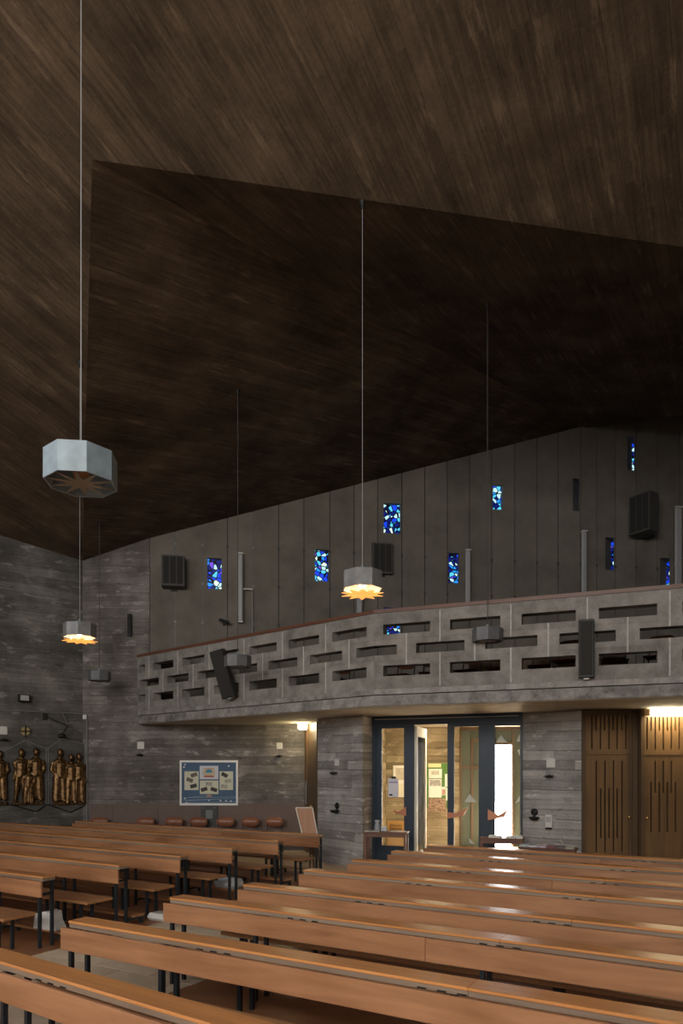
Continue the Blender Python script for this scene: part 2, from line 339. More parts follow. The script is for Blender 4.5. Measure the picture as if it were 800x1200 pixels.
# walls beside and behind the camera, with the big daylight windows
def win_wall(name, fr, z0, z1, o0, o1, zb, zt):
    m = MB(); m.box(0,o0,0,.3,0,z1); m.box(o1,fr.len,0,.3,0,z1); m.box(o0,o1,0,.3,0,zb); m.box(o0,o1,0,.3,zt,z1)
    return struct(m.build(name, m_wall_back, None, fr.M))
FA = Fr(12.6,-8,-12,-8); FS = Fr(-12,-8,-12,12.3)
win_wall('wall_altar', FA, 0, 12.8, 10.1, 21.1, 3.3, 8.3); win_wall('wall_side', FS, 0, 12.8, 5.5, 14.5, 4.4, 8.4)
wall('wall_right', Fr(12.3,20.5,12.3,-8.3), 0, 28.8, 0, 17, 17, m_wall_back)
for nm, fr, a, b_, zb, zt in (('window_1', FA, 10.1, 21.1, 3.3, 8.3), ('window_2', FS, 5.5, 14.5, 4.4, 8.4)):
    m = MB(); n = 6
    for i in range(n+1):
        x = a+(b_-a)*i/n; m.box(x-.05, x+.05, .06, .14, zb, zt)
    m.box(a,b_,.06,.14,zb,zb+.08); m.box(a,b_,.06,.14,zt-.08,zt)
    w_ = struct(m.build(nm, m_steel, None, fr.M)); MB().box(a,b_,.20,.22,zb,zt).build('sky_block_pane', m_white, w_)  # opaque white pane, added unseen in each window to block the sky light

# ------------------------------------------------------------------ gallery wall of grey panels with stained glass
seams = [175,205.2,237.2,266.4,296.8,326.4,356,386.4,414.8,442.4,470.8,497.6,524,550,576,603,629,653.7,680,699,721,745,770,796,820,843,866,888]
wins = [  # px0, px1, py0, py1, sheared reveal
 (243,259.5,654,690,0),(369,386,644,681,0),(454,469.5,590,625,0),(522.5,538,648,683,0),(575,589,568,597,0),
 (671,680,561,599,1),(709,720,630,668,1),(735,746.5,512,551,1),(773,785.5,654,692,1),(449.5,465.5,712,746,0)]
wg = struct(MB().box(-.2, FG.len+1.5, .42, .6, 3.0, 16.0).build('wall_gallery', m_dark, None, FG.M))
TH = .05
for i in range(len(seams)-1):
    s0, s1 = FG.s(seams[i])+.011, FG.s(seams[i+1])-.011
    zt0 = ceil_z(*FG.pt(s0).xy)+(.35 if i < 16 else 2); zt1 = ceil_z(*FG.pt(s1).xy)+(.35 if i < 16 else 2); m = MB()
    zt = lambda q: zt0+(zt1-zt0)*(q-s0)/(s1-s0)
    def strip(a0, a1, z0, z1a, z1b):
        if a1-a0 > .002: m.hexa([(a0,0,z0),(a1,0,z0),(a1,TH,z0),(a0,TH,z0),(a0,0,z1a),(a1,0,z1b),(a1,TH,z1b),(a0,TH,z1a)])
    hs = []
    for (x0,x1,y0,y1,sh) in wins:
        xc = .5*(x0+x1)
        if seams[i] <= xc < seams[i+1]: hs.append((max(FG.s(x0),s0+.015), min(FG.s(x1),s1-.015), FG.z(xc,y1), FG.z(xc,y0), sh, (xc-HX)/F))
    if not hs: strip(s0, s1, 3.2, zt0, zt1)
    else:
        hs.sort(key=lambda h: h[2]); a = min(h[0] for h in hs); b = max(h[1] for h in hs)
        strip(s0, a, 3.2, zt(s0), zt(a)); strip(b, s1, 3.2, zt(b), zt(s1)); zc = 3.2
        for h in hs: strip(a, b, zc, h[2], h[2]); zc = h[3]
        strip(a, b, zc, zt(a), zt(b))
        for h in hs:   # splayed reveal box and the glass at its end
            dep = .34 if h[4] else .11; rel = math.tan(math.atan(h[5])+FG.ang); w = b-a
            sx = (rel*dep+w*(.95 if abs(h[5]-.344) < .01 else .6)) if h[4] else 0.0; z0, z1 = h[2], h[3]; e = .012; r = MB()
            def plate4(p, q): r.hexa([p[0],p[1],p[2],p[3],q[0],q[1],q[2],q[3]])
            plate4([(a-e,TH*.6,z0),(a,TH*.6,z0),(a+sx,dep,z0),(a+sx-e,dep,z0)], [(a-e,TH*.6,z1),(a,TH*.6,z1),(a+sx,dep,z1),(a+sx-e,dep,z1)])
            plate4([(b,TH*.6,z0),(b+e,TH*.6,z0),(b+sx+e,dep,z0),(b+sx,dep,z0)], [(b,TH*.6,z1),(b+e,TH*.6,z1),(b+sx+e,dep,z1),(b+sx,dep,z1)])
            for zz in (z0-e, z1): plate4([(a-e,TH*.6,zz),(b+e,TH*.6,zz),(b+sx+e,dep,zz),(a+sx-e,dep,zz)], [(a-e,TH*.6,zz+e),(b+e,TH*.6,zz+e),(b+sx+e,dep,zz+e),(a+sx-e,dep,zz+e)])
            r.build('window_reveal', m_panel, wg)
            MB().box(a+sx-e, b+sx+e, dep, dep+.02, z0-e, z1+e).build('stained_glass_pane', m_stained, wg)
    m.build('panel', m_panel, wg)
for i in range(1, len(seams)-4):
    s = FG.s(seams[i]); m = MB(); zt = ceil_z(*FG.pt(s).xy)
    lo = 3.2; m.box(s-.006, s+.006, -.010, .03, lo, zt-.02 if i < 10 else lo+2.2)
    for q in range(4): m.box(s-.028, s+.028, -.02, .004, 4.6+q*.95, 4.66+q*.95)
    m.build('seam_strip', m_seam if i in (1,2,4) else m_slat, wg)

# ------------------------------------------------------------------ gallery slab and parapet
slab = [P0+FPL.n*.012, P1+FPL.n*.012, P2+FPR.n*.012, Vector((12.3,P2.y,0)), Vector((12.3,19.6,0)), Vector((-4.9,17.0,0))]
gs = struct(MB().prism([p.xy for p in slab], SOF+.01, 3.235).build('floor_gallery', m_beam, None, None))
struct(MB().prism([p.xy for p in [P0-FPL.n*.03, P1-FPL.n*.03, P2-FPR.n*.03, Vector((12.3,P2.y+.03,0)), Vector((12.3,19.6,0)), Vector((-4.9,17.0,0))]], SOF, SOF+.01).build('ceiling_under_gallery', m_soffit))
struct(MB().prism([p.xy for p in [P0-FPL.n*.2, P1-FPL.n*.2, P2-FPR.n*.2, Vector((12.3,P2.y+.2,0)), Vector((12.3,19.6,0)), Vector((-4.9,17.0,0))]], 3.235, 3.30).build('floor_gallery_boards', m_rail))
T = .22
def parapet(fr, name, jstart, mod, smin, smax, open_lo=False, open_hi=False):
    w = struct(MB().box(smin, smax, .0, T, 3.252, 3.34).build(name, m_beam, None, fr.M))
    MB().box(smin+.0, smax, -.022, T+.03, 4.64, 4.70).build('hand_rail', m_rail, w)
    rows = [(4.18,4.64,4.27,4.44,0), (3.83,4.18,3.92,4.09,.5), (3.34,3.83,3.56,3.74,0)]
    cache = {}
    for ri, (z0,z1,o0,o1,ph) in enumerate(rows):
        j = jstart+ph*mod-mod*2
        while j < smax:
            a, b = max(j, smin), min(j+mod, smax)
            if b-a > .04:
                h0, h1 = max(j+.145*mod, a+(0 if open_lo else .06)), min(j+.855*mod, b-(0 if open_hi else .06)); g = .001; m = MB()
                if h1-h0 > .08:
                    m.box(a+g,h0,0,T,z0+g,z1-g) if h0 > a+.01 else None; m.box(h1,b-g,0,T,z0+g,z1-g) if h1 < b-.01 else None; m.box(h0,h1,0,T,z0+g,o0); m.box(h0,h1,0,T,o1,z1-g)
                else: m.box(a+g,b-g,0,T,z0+g,z1-g)
                m.build('block', m_block, w)
            if smin+.05 < j < smax-.05:
                jz = [(4.09,4.61),(3.74,4.27),(3.36,3.92)][ri]
                MB().box(j-.011, j+.011, -.003, .02, *jz).build('mortar_joint', m_mortar, w)
            j += mod
    return w
modL = FPL.len*.1555
parapet(FPL, 'wall_parapet', FPL.len-6*modL-modL, modL, 0, FPL.len, False, True)
parapet(FPR, 'wall_parapet_right', 0, FPR.len/1.7*.2408, 0, FPR.len, True, False)

# ------------------------------------------------------------------ piers and rooms under the gallery
def pier(name, pts, mat, fr):
    Mi = fr.M.inverted(); q = [(Mi@Vector((p[0],p[1],0))).xy for p in pts]
    return struct(MB().prism(q, 0, SOF).build(name, mat, None, fr.M))
FPi = Fr(PX(372,14.6), 14.6, PX(425,13.5), 13.5)
pier('wall_pier_left', [(PX(372,14.6),14.6), (PX(425,13.5),13.5), (PX(437,14.0),14.0), (.78,15.0), (-.2,16.6), (-.35,16.6)], m_pillar, FPi)
pier('wall_pier_right', [(PX(612,12.9),12.9), (PX(685,12.2),12.2), (PX(685,12.2)+.15,12.6), (4.0,13.6), (3.62,13.3)], m_pillar, FR_)
# lobby behind the glass doors
wall('wall_lobby_left', Fr(.66,14.05,1.14,17.5), 0, 3.48, 0, SOF, SOF, m_lobby, th=.12)
FLB = Fr(1.0,17.5,PX(538.5,17.5),17.5)
wall('wall_lobby_back', FLB, 0, FLB.len, 0, SOF, SOF, m_lobby)
wall('wall_lobby_right', Fr(6.4,17.4,3.9,13.2), 0, 4.9, 0, SOF, SOF, m_lobby, th=.15)
area_light('lobby_ceiling_light', (2.1, 15.3, 3.0), (2.2, 15.6, 0), .9, .9, 66, (1.0, .85, .57))
# outer entrance: glazed wall with one leaf standing open to the daylight
FO = Fr(PX(538.5,17.5), 17.5, 6.4, 17.4)
d6 = struct(empty('door_6', M=FO.M))
so0, so1 = FO.s(579.5), FO.s(599.5); zo = FO.z(590, 873)
m = MB(); m.box(0,.05,-.04,.06,0,SOF); m.box(so0-.05,so0,-.04,.06,0,SOF); m.box(so1,so1+.05,-.04,.06,0,SOF); m.box(so0,so1,-.04,.021,zo,zo+.07)
m.box(FO.len-.05,FO.len,-.04,.06,0,SOF); m.box(0,FO.len,-.04,.06,SOF-.08,SOF); m.box(.05,so0-.05,-.04,.021,1.98,2.05); m.box(.28,.34,-.03,.05,.0,2.75); m.box(.28,so0-.05,-.03,.021,2.68,2.75)
m.build('frame', m_oakd, d6)
for a, b, z0, z1 in ((.05,.28,0,2.97),(.34,so0-.05,0,1.98),(.34,so0-.05,2.05,2.68),(.28,so0-.05,2.75,2.97),(so0,so1,zo+.07,2.97),(so1+.05,FO.len-.05,0,2.97)):
    MB().box(a-.01,b+.01,0,.02,z0-.01,z1+.01).build('glass_pane', m_tint, d6)
struct(MB().box(-14,16,17.6,40,-.25,-.02).build('ground_outside', plain('pale_paving', (.75,.75,.73), .9)))

# glass doors: four leaves in a blue steel front
fs = lambda px: FD.s(px)
fz = lambda px, py: FD.z(px, py)
hz = fz(460,850); gtop = fz(460,853.5); gbot = fz(460,991)
tr = struct(MB().box(0,FD.len,-.05,.05,hz,SOF).build('trim_1', m_blue_steel, None, FD.M))
MB().box(fs(440),fs(608),-.056,-.05,SOF-.07,SOF-.055).build('track_rail', m_lampgrey, tr)
MB().box(0,fs(441),-.05,.05,0,hz).build('jamb', m_blue_steel, tr); MB().box(fs(610.6),FD.len,-.05,.05,0,hz).build('jamb', m_blue_steel, tr)
def leaf(name, M, w, zt, g0, g1, gz0, gz1, mf, mg=m_glass, t=.03):
    d = struct(empty(name, M=M)); m = MB()
    m.box(0,g0,-t,t,.01,zt); m.box(g1,w,-t,t,.01,zt); m.box(g0,g1,-t,t,.01,gz0); m.box(g0,g1,-t,t,gz1,zt); m.build('frame', mf, d)
    MB().box(g0,g1,-.006,.006,gz0,gz1).build('glass_pane', mg, d); return d
def dl(name, pa, pb, pg0, pg1):
    s0 = fs(pa); return leaf(name, FD.M@Matrix.Translation((s0,0,0)), fs(pb)-s0, hz, fs(pg0)-s0, fs(pg1)-s0, gbot, gtop, m_blue_steel), s0
d1, s_1 = dl('door_1', 441, 485, 447.5, 473.6); d3, s_3 = dl('door_3', 524.5, 570, 532, 561); d4, s_4 = dl('door_4', 570, 610.6, 580, 609.5)
hp = FD.pt(fs(486), -.04); ep = Vector((PX(498.2,14.95), 14.95, 0)); dv = ep-hp
d2 = leaf('door_2', Matrix.Translation(hp)@Matrix.Rotation(math.atan2(dv.y,dv.x),4,'Z'), dv.xy.length, hz-.02, .12, dv.xy.length-.14, .25, hz-.22, m_cream)
def wing(d, pts, x_of, y=-.06):   # folded copper pull plates
    q = [(fs(px)-x_of, fz(px,py)) for px,py in pts]; q = q[::-1]
    a = sum(q[i][0]*q[(i+1)%len(q)][1]-q[(i+1)%len(q)][0]*q[i][1] for i in range(len(q)))
    if a < 0: q = q[::-1]
    MB().plate(q, y, y+.02).build('pull_plate', m_copper, d); MB().box(q[0][0]-.01,q[0][0]+.01,y+.02,-.03,q[0][1]-.02,q[0][1]+.02).build('pull_bracket', m_iron, d)
wing(d1, [(460,948),(468,951),(476.5,945),(476.5,956),(465,953.5)], s_1)
wing(d3, [(524.3,951.5),(535,953),(549,946),(543,956),(525,959)], s_3)
wing(d4, [(572,948),(584,955),(597,947.5),(591,957.5),(572,961)], s_4)
MB().box(.70,.74,.03,.09,.95,1.25).build('pull_plate', m_cream, d2)
for d, s_, tris in ((d4,s_4,[[(581,870),(594,870),(587,861)],[(605,869),(609,869),(609,860)],[(606,879),(609,886),(609,878)],[(604,941),(609,939),(609,932)]]),(d3,s_3,[[(544,940),(558,940),(550,930)],[(550,988),(556,989),(549,981)]])):
    for t in tris:
        q = [(fs(px)-s_, fz(px,py)) for px,py in t]; MB().plate(q, -.012, -.0065).build('triangle_decal', plain('pale_decal', (.62,.65,.58), .8), d)
nt1 = tag(MB().box(fs(455),fs(467),-.014,-.008,fz(461,934),fz(461,912)).build('notice_sheet', plain('lilac_white_paper', (.78,.77,.84), .8), None, FD.M), 'white printed notice sheet stuck on the left glass door', 'notice')
MB().box(fs(459),fs(464),-.03,-.014,fz(461,912.5),fz(461,910)).build('clip', m_iron, nt1)
MB().box(fs(456),fs(466),-.016,-.0142,fz(461,917.5),fz(461,916)).build('print_line', plain('violet_ink', (.35,.28,.5), .8), nt1)
MB().box(fs(456),fs(460),-.016,-.0142,fz(461,932.5),fz(461,930.5)).build('print_line', m_iron, nt1)

# lobby notice boards
lz = lambda px, py: FLB.z(px, py); ls = lambda px: FLB.s(px)
def flat(name, mat, parent, px0, px1, py0, py1, off, th=.012):
    return MB().box(ls(px0),ls(px1),-off-th,-off,lz(px0,py1),lz(px0,py0)).build(name, mat, parent)
nb = tag(empty('notice_board', M=FLB.M), 'green notice board with pinned sheets on the lobby wall', 'notice board')
flat('board', plain('green_felt', (.10,.22,.055), .9), nb, 496, 528.5, 894.5, 947, 0, .02)
for b in ((501.5,516.5,894.8,899.3),): flat('yellow_strip', m_papery, nb, *b, .02)
flat('sheet', m_paper, nb, 502,517.3,901,912,.02); flat('picture', plain('sketch_print', (.52,.50,.40), .8, noise=.5, scale=30), nb, 505,514,903,908,.034,.003)
flat('sheet', m_paper, nb, 502,517,913,934.5,.02); flat('picture', plain('grey_photo', (.36,.35,.31), .8, noise=.6, scale=22), nb, 503,516,914,921,.034,.003)
flat('sheet', m_paper, nb, 517.3,521.5,922,932,.02); flat('picture', plain('pink_photo', (.5,.28,.24), .8, noise=.4, scale=22), nb, 517.6,521.2,925,931.6,.034,.003)
flat('sheet', m_paper, nb, 521,525.5,907,922,.02); flat('sheet', m_paper, nb, 522,525.5,923,938,.02)
flat('photo_print', plain('crowd_photo', (.30,.20,.14), .8, noise=.8, scale=24), nb, 501.5,522.5,935.5,951.5,.02)
flat('orange_strip', plain('orange_strip', (.75,.42,.10), .8), nb, 497,500,914.5,917.5,.02)
pp = tag(empty('poster', M=FLB.M), 'cream framed poster on lobby wall seen through the left glass door', 'poster')
flat('frame', m_paper, pp, 460.5, 482, 897, 934, 0, .02); flat('print', plain('beige_print', (.52,.47,.36), .8, noise=.15, scale=9), pp, 463.5, 481, 900, 914, .02, .004); flat('print', plain('cream_print', (.72,.68,.52), .8), pp, 463.5,481,918,933,.02,.004)
def text_mesh(name, body, size, mat, parent, M):
    cu = bpy.data.curves.new(name, 'FONT'); cu.body = body; cu.size = size; cu.extrude = .002; t = bpy.data.objects.new(name, cu); COL.objects.link(t)
    dg = bpy.context.evaluated_depsgraph_get(); me = bpy.data.meshes.new_from_object(t.evaluated_get(dg)); bpy.data.objects.remove(t)
    me.materials.clear(); me.materials.append(mat); o = bpy.data.objects.new(name, me); COL.objects.link(o); o.parent = parent; o.matrix_local = M; return o
FP2 = Fr(PX(454,15.6), 15.6, PX(484,15.6), 15.6)
po = tag(empty('placard', M=FP2.M), 'orange placard with dark lettering standing behind the left glass door', 'placard')
zb0, zb1 = FP2.z(460,990), FP2.z(460,962)
MB().box(0,.62,0,.02,0.0,zb1).build('board', plain('orange_card', (.66,.37,.12), .8), po)
MB().box(.02,.60,-.002,0,zb0,FP2.z(460,977)).build('lower_print', plain('sand_print', (.60,.40,.2), .8), po)
RX = Matrix.Rotation(math.pi/2,4,'X')
text_mesh('lettering', 'Warum', .085, m_iron, po, Matrix.Translation((.05,-.003,FP2.z(460,968.6)))@RX)
text_mesh('lettering', 'Samme', .095, m_iron, po, Matrix.Translation((.05,-.003,FP2.z(460,972.6)))@RX)

# ------------------------------------------------------------------ confessional fronts
def slotted(w, z0, z1, t, slots):   # panel with real slots: (x, z0, z1, half width)
    xs = sorted({0, w, *[s[0]-s[3] for s in slots], *[s[0]+s[3] for s in slots]}); m = MB()
    for a, b in zip(xs, xs[1:]):
        c = .5*(a+b); sl = sorted((s[1], s[2]) for s in slots if abs(s[0]-c) < s[3]); z = z0
        for q0, q1 in sl: m.box(a,b,0,t,z,q0); z = q1
        m.box(a,b,0,t,z,z1)
    return m
cz = lambda py: EYE+(HY-py)*12.2/F
cs_ = lambda cx: FC.s(660+cx/5.714)          # crop column -> s
czc = lambda cy: cz(820+cy/5.714)
def confess(name, label, x0, x1, off, up_z, ups, los, lo_ext, knob):
    r = tag(empty(name, M=FC.M@Matrix.Translation((cs_(x0),-off,0))), label, 'confessional', 'oak confessional fronts'); w = cs_(x1)-cs_(x0); X = lambda c: cs_(c)-cs_(x0)
    MB().box(.02,w-.02,.06,.10,0,SOF-.02).build('back_panel', m_dark, r)
    m = MB(); m.box(0,.06,-.02,.10,0,SOF-.01); m.box(w-.06,w,-.02,.10,0,SOF-.01); m.box(.06,w-.06,-.02,.10,SOF-.10,SOF-.01); m.build('frame', m_oakd, r)
    hw = .013
    q = slotted(w-.12, up_z, SOF-.10, .04, [(X(x)-.06, czc(b), czc(a), hw) for x,a,b in ups]); q.build('upper_panel', m_oak, r, Matrix.Translation((.06,0,0)))
    MB().box(.06,w-.06,-.012,.04,up_z-.07,up_z).build('transom', m_oak, r)
    d = slotted(w-.12, .02, up_z-.075, .04, [(X(x)-.06, max(czc(b),.08), czc(a), hw) for x,a,b in los]).build('door_leaf', m_oak, r, Matrix.Translation((.06,0,0)))
    kx = X(knob)-.06; MB().lathe([(.0,.075),(.02,.07),(.027,.055),(.02,.04),(.01,.035),(.01,0)],(kx,0,czc(785)),10,True,'Y').build('knob', plain('brass', (.62,.42,.16), .25, .9), d)
    return r
confess('confessional_front', 'oak confessional front with slotted door next to the concrete pier', 125, 455, .0, czc(340),
        [(x,100,330) for x in (190,248,305,360,418)]+[(x,100,205) for x in (218,275,333,390)],
        [(x,408,1020) for x in (220,278,335,392)]+[(x,595,925) for x in (250,305,360)], 0, 432)
confess('confessional_front', 'oak confessional front with slotted door under the glowing strip lamp', 490, 800, .16, czc(345),
        [(x,120,335) for x in (533,587,640,693,745)]+[(x,120,210) for x in (560,614,667,720)],
        [(x,410,620) for x in (587,640,693)]+[(x,550,880) for x in (560,614,667,720)], 0, 523)
confess('confessional_front', 'oak confessional front farthest right at the edge of the picture', 812, 1130, .16, czc(345),
        [(x,120,335) for x in (850,905,960,1015,1070)]+[(x,120,210) for x in (878,932,988,1042)],
        [(x,410,620) for x in (905,960,1015)]+[(x,550,880) for x in (878,932,988,1042)], 0, 830)
wall('wall_confessional', FC, 0, FC.len+4, 0, SOF, SOF, m_oakd).location += Vector((0,.12,0))
MB().box(cs_(455),cs_(490),-.04,.1,0,SOF-.01).build('trim_2', m_oakd, None, FC.M)['kind'] = 'structure'
lf = tag(empty('strip_lamp', M=FC.M@Matrix.Translation((cs_(497),-.19,0))), 'glowing fluorescent strip lamp above the oak confessional', 'lamp')
xl = cs_(540)-cs_(497)
MB().box(0,xl-.01,-.08,0,czc(113),czc(70)-.01).build('end_box', m_oak, lf); MB().cbox(xl,xl+.62,-.10,0,czc(113),czc(76),b=.01).build('diffuser', m_fluor, lf)
area_light('strip_lamp_light', FC.pt(cs_(690), .36, czc(116)), FC.pt(cs_(690), .1, 0), .6, .1, 7, (1.0,.80,.42)).parent = None

# ------------------------------------------------------------------ doors and lamp left of the pier
FW = Fr(PX(358,16.5), 16.5, PX(371.3,15.2), 15.2)
d5 = struct(empty('door_5', M=FW.M))
MB().box(0,.30,-.03,.05,0,SOF-.02).build('frame', m_oak, d5); MB().box(.30,FW.len,-.01,.05,0,SOF-.02).build('leaf', m_oakd, d5)
MB().tube((.36,-.06,1.15),(.36,-.06,1.7),.014).build('pull_handle', m_zinc, d5); MB().lathe([(0,.07),(.03,.06),(.03,.03),(.012,.02),(.012,0)],(.9,-.01,1.12),10,True,'Y').build('knob', plain('brass_dull', (.5,.35,.15), .3, .8), d5)
lp = P(354.5,850,15.9); wl = tag(empty('wall_lamp', lp), 'small glowing box lamp at the ceiling above the brown side door', 'lamp')
MB().cbox(-.10,.10,-.08,.08,-.10,.06,b=.02).build('diffuser', m_fluor, wl); MB().box(-.05,.05,-.05,.05,.06,SOF-lp.z).build('mount', m_lampgrey, wl)
pl = bpy.data.lights.new('wall_lamp_light','POINT'); pl.energy = 7; pl.color = (1,.80,.42); pl.shadow_soft_size = .1; plo = bpy.data.objects.new('wall_lamp_light', pl); COL.objects.link(plo); plo.location = lp+Vector((-.12,-.16,-.22))

# ------------------------------------------------------------------ pews
U = Vector((.866,-.5,0)); V = Vector((.5,.866,0))
def make_pew(Ln, label):
    r = tag(empty('church_pew'), label, 'pew', 'church pews in two angled blocks'); h = Ln*.52
    for a, b in ((0,h-.002),(h,Ln)):
        MB().cbox(a,b,-.175,0,.780,.80,b=.003).build('top_plank', m_pew_top, r); MB().cbox(a,b,-.166,-.01,.745,.780,b=.002).build('under_plank', m_pew_strip, r)
    h2 = Ln*(.43 if Ln < 6.2 else .66)
    for a, b in ((-.035,h2-.002),(h2,Ln+.035)):
        MB().cbox(a,b,-.222,-.196,.578,.752,b=.004).build('back_board', m_pew_board, r)
    MB().cbox(.06,Ln-.06,-.60,-.21,.375,.41,b=.005).build('seat', m_pew_edge, r)
    MB().cbox(.02,Ln-.02,.09,.27,.10,.128,b=.004).build('kneeler_board', m_pew_edge, r)
    MB().box(.1,Ln-.1,-.40,-.37,.345,.375).build('seat_rail', m_steel, r)
    fr = [.04,1.0,Ln*.5,Ln-1.0,Ln-.04]
    for i, x in enumerate(fr):
        w = .016
        for y in (-.178,-.024): MB().box(x-w,x+w,y-w,y+w,0,.745).build('post', m_steel, r)
        MB().box(x-w,x+w,-.162,-.04,.715,.745).build('rung', m_steel, r); MB().box(x-w,x+w,-.162,-.04,.585,.61).build('rung', m_steel, r)
        MB().box(x-w,x+w,-.008,.25,.072,.10).build('kneeler_bracket', m_steel, r); MB().box(x-w,x+w,.215,.247,0,.072).build('kneeler_leg', m_steel, r)
        xs = x+(.22 if i == 0 else -.22 if i == 4 else .10)
        for y in (-.52,-.36): MB().box(xs-w,xs+w,y-w,y+w,0,.375).build('seat_leg', m_steel, r)
        MB().box(xs-w,xs+w,-.536,-.21,.345,.373).build('seat_bracket', m_steel, r)
    for cx in (1.35,1.47,1.59,3.0,3.12,3.24):
        MB().box(cx-.028,cx+.028,-.169,-.165,.748,.757).build('number_clip', m_iron, r)
    return r
Rp = [(-2.80,4.92),(-2.06,5.52),(-1.51,6.49),(-.93,7.19),(-.364,8.2),(.215,9.06),(.80,10.0),(1.41,10.8)]
Lp = [(-3.21,7.68),(-2.66,8.57),(-2.11,9.44),(-1.55,10.34),(-.958,11.35),(-.325,12.37)]
nth = ['first','second','third','fourth','fifth','sixth','seventh','eighth']
def place(pts, Ls, right):
    protos = {}
    for i, ((x,y), Ln) in enumerate(zip(pts, Ls)):
        side = 'right' if right else 'left'
        if right:
            lab = ('brown wooden pew nearest the camera in the right block' if i == 0 else 'farthest brown wooden pew of the right block, before the glass doors' if i == 7 else f'brown wooden pew of the right block, {nth[i]} row counted from the camera')
        else:
            lab = ('nearest brown wooden pew of the left block, white bag on its kneeler' if i == 0 else 'farthest brown wooden pew of the left block, before the chair row' if i == 5 else f'brown wooden pew of the left block, {nth[i]} row counted from the camera')
        if Ln in protos: o = copy_tree(protos[Ln]); o['label'] = lab
        else: o = make_pew(Ln, lab); protos[Ln] = o
        p = Vector((x,y,0)) if right else Vector((x,y,0))-U*Ln
        o.location = p; o.rotation_euler = (0,0,math.radians(-34.5 if right and i == 0 else -30))
place(Rp, [6.0,6.3,6.0,6.3,6.3,6.0,6.3,6.0], True); place(Lp, [7.4]*5+[6.5], False)
def on_pew(x, y, u, v, z): return Vector((x,y,z))+U*u+V*v
pu = lambda p, u, v: (Vector((p[0],p[1],0))+U*u+V*v).xy
struct(MB().prism([pu(Rp[0],.35,-.8), pu(Rp[0],6.2,-.8), pu(Rp[7],6.2,.45), pu(Rp[7],.3,.45)], 0, .009).build('floor_pew_platform_right', m_deck))
struct(MB().prism([pu(Lp[0],-7.4,-1.6), pu(Lp[0],.12,-1.6), pu(Lp[5],.12,.45), pu(Lp[5],-6.6,.45)], 0, .009).build('floor_pew_platform_left', m_deck))
bg = tag(MB().plate([(-.34,0),(.02,0),(-.05,.10),(-.07,.20),(-.16,.21),(-.31,.17)],-.09,.08).build('paper_bag', m_white, None, Matrix.Translation(on_pew(-3.21,7.68,-.16,.18,.128))@Matrix.Rotation(math.radians(-26),4,'Z')), 'white paper bag lying on a kneeler of the left block', 'bag')
cu = tag(MB().cbox(-.22,.22,-.13,.13,0,.10,b=.045).build('cushion', m_white, None, Matrix.Translation(on_pew(-2.66,8.57,.10,.50,.0))@Matrix.Rotation(math.radians(-30),4,'Z')), 'white cushion on the floor at the end of a left pew', 'cushion')
cu2 = tag(MB().cbox(-.25,.25,-.1,.1,0,.16,b=.05).build('plastic_bag', plain('cloudy_plastic', (.55,.58,.60), .4), None, Matrix.Translation(on_pew(-1.55,10.34,-.35,.18,.128))@Matrix.Rotation(math.radians(-30),4,'Z')), 'cloudy grey plastic bag on a kneeler at the aisle', 'bag')

# ------------------------------------------------------------------ pendant lamps
m_zinc_dark = plain('dark_grey_sheet', (.13,.135,.145), .5, .15, noise=.18, scale=9)  # darker grey tone for three of the lamp housings
def pendant(px, py, Y, rot, lit, label, mz=m_zinc, rod=.0032):
    b = P(px, py, Y); r = tag(empty('pendant_lamp', b, rot-math.atan2(b.x,b.y)), label, 'lamp', 'octagonal pendant lamps')
    R, H = .245, .205; n = 8; m = MB(); v = []
    for rr, z in ((R,0),(R,H),(R-.012,H),(R-.012,0)):
        for i in range(n): t = -math.pi/2+2*math.pi*i/n; v.append((rr*math.cos(t), rr*math.sin(t), z))
    fs_ = []
    for k in range(4):
        for i in range(n): j = (i+1)%n; q = (k+1)%4; fs_.append((k*n+i,k*n+j,q*n+j,q*n+i))
    m.add(v, fs_); m.build('housing', mz, r)
    m = MB(); m.add([(x*.96,y*.96,H-.03) for x,y,_ in v[:n]]+[(0,0,H-.01)], [(i,(i+1)%n,n) for i in range(n)]); m.build('top_plate', m_lampgrey, r)
    m = MB(); k = 10; pts = []
    for i in range(2*k):
        t = math.pi*i/k; rr = (.262 if i%2 == 0 else .14 if lit else .085); pts.append((rr*math.cos(t), rr*math.sin(t)))
    zs_ = -.062 if lit else .004; m.prism([(x*(1 if lit else .86), y*(1 if lit else .86)) for x,y in pts], zs_, zs_+.007); m.build('star_plate', m_star_lit if lit else m_star_off, r)
    MB().ball((0,0,.075),.055,1,1,1.1).build('bulb', m_bulb_lit if lit else m_bulb_off, r)
    MB().tube((0,0,.13),(0,0,H),.02).build('socket', m_lampgrey, r)
    for a in range(4 if lit else 0):
        t = math.pi/4+a*math.pi/2; MB().tube((.2*math.cos(t),.2*math.sin(t),0),(.2*math.cos(t),.2*math.sin(t),-.055),.004,n=5).build('star_pin', m_lampgrey, r)
    MB().lathe([(0,.09),(.018,.085),(.022,.04),(.03,.02),(.03,0)],(0,0,H-.01),10).build('canopy', m_zinc, r)
    top = ceil_z(b.x,b.y)-b.z
    MB().tube((0,0,H+.07),(0,0,top),rod,n=6).build('rod', m_lampgrey if mz is not m_zinc_dark else m_slat, r); MB().lathe([(.006,-.10),(.03,-.03),(.045,0)],(0,0,top),10).build('ceiling_rose', m_iron, r)
    if lit:
        d = bpy.data.lights.new('pendant_light','POINT'); d.energy = 14; d.color = (1,.70,.36); d.shadow_soft_size = .025
        o = bpy.data.objects.new('pendant_light', d); COL.objects.link(o); o.location = b+Vector((0,0,-.025))
R_ = math.radians
pendant(95, 568, 4.75, R_(8), False, 'large unlit octagonal metal pendant hanging high at the left front')
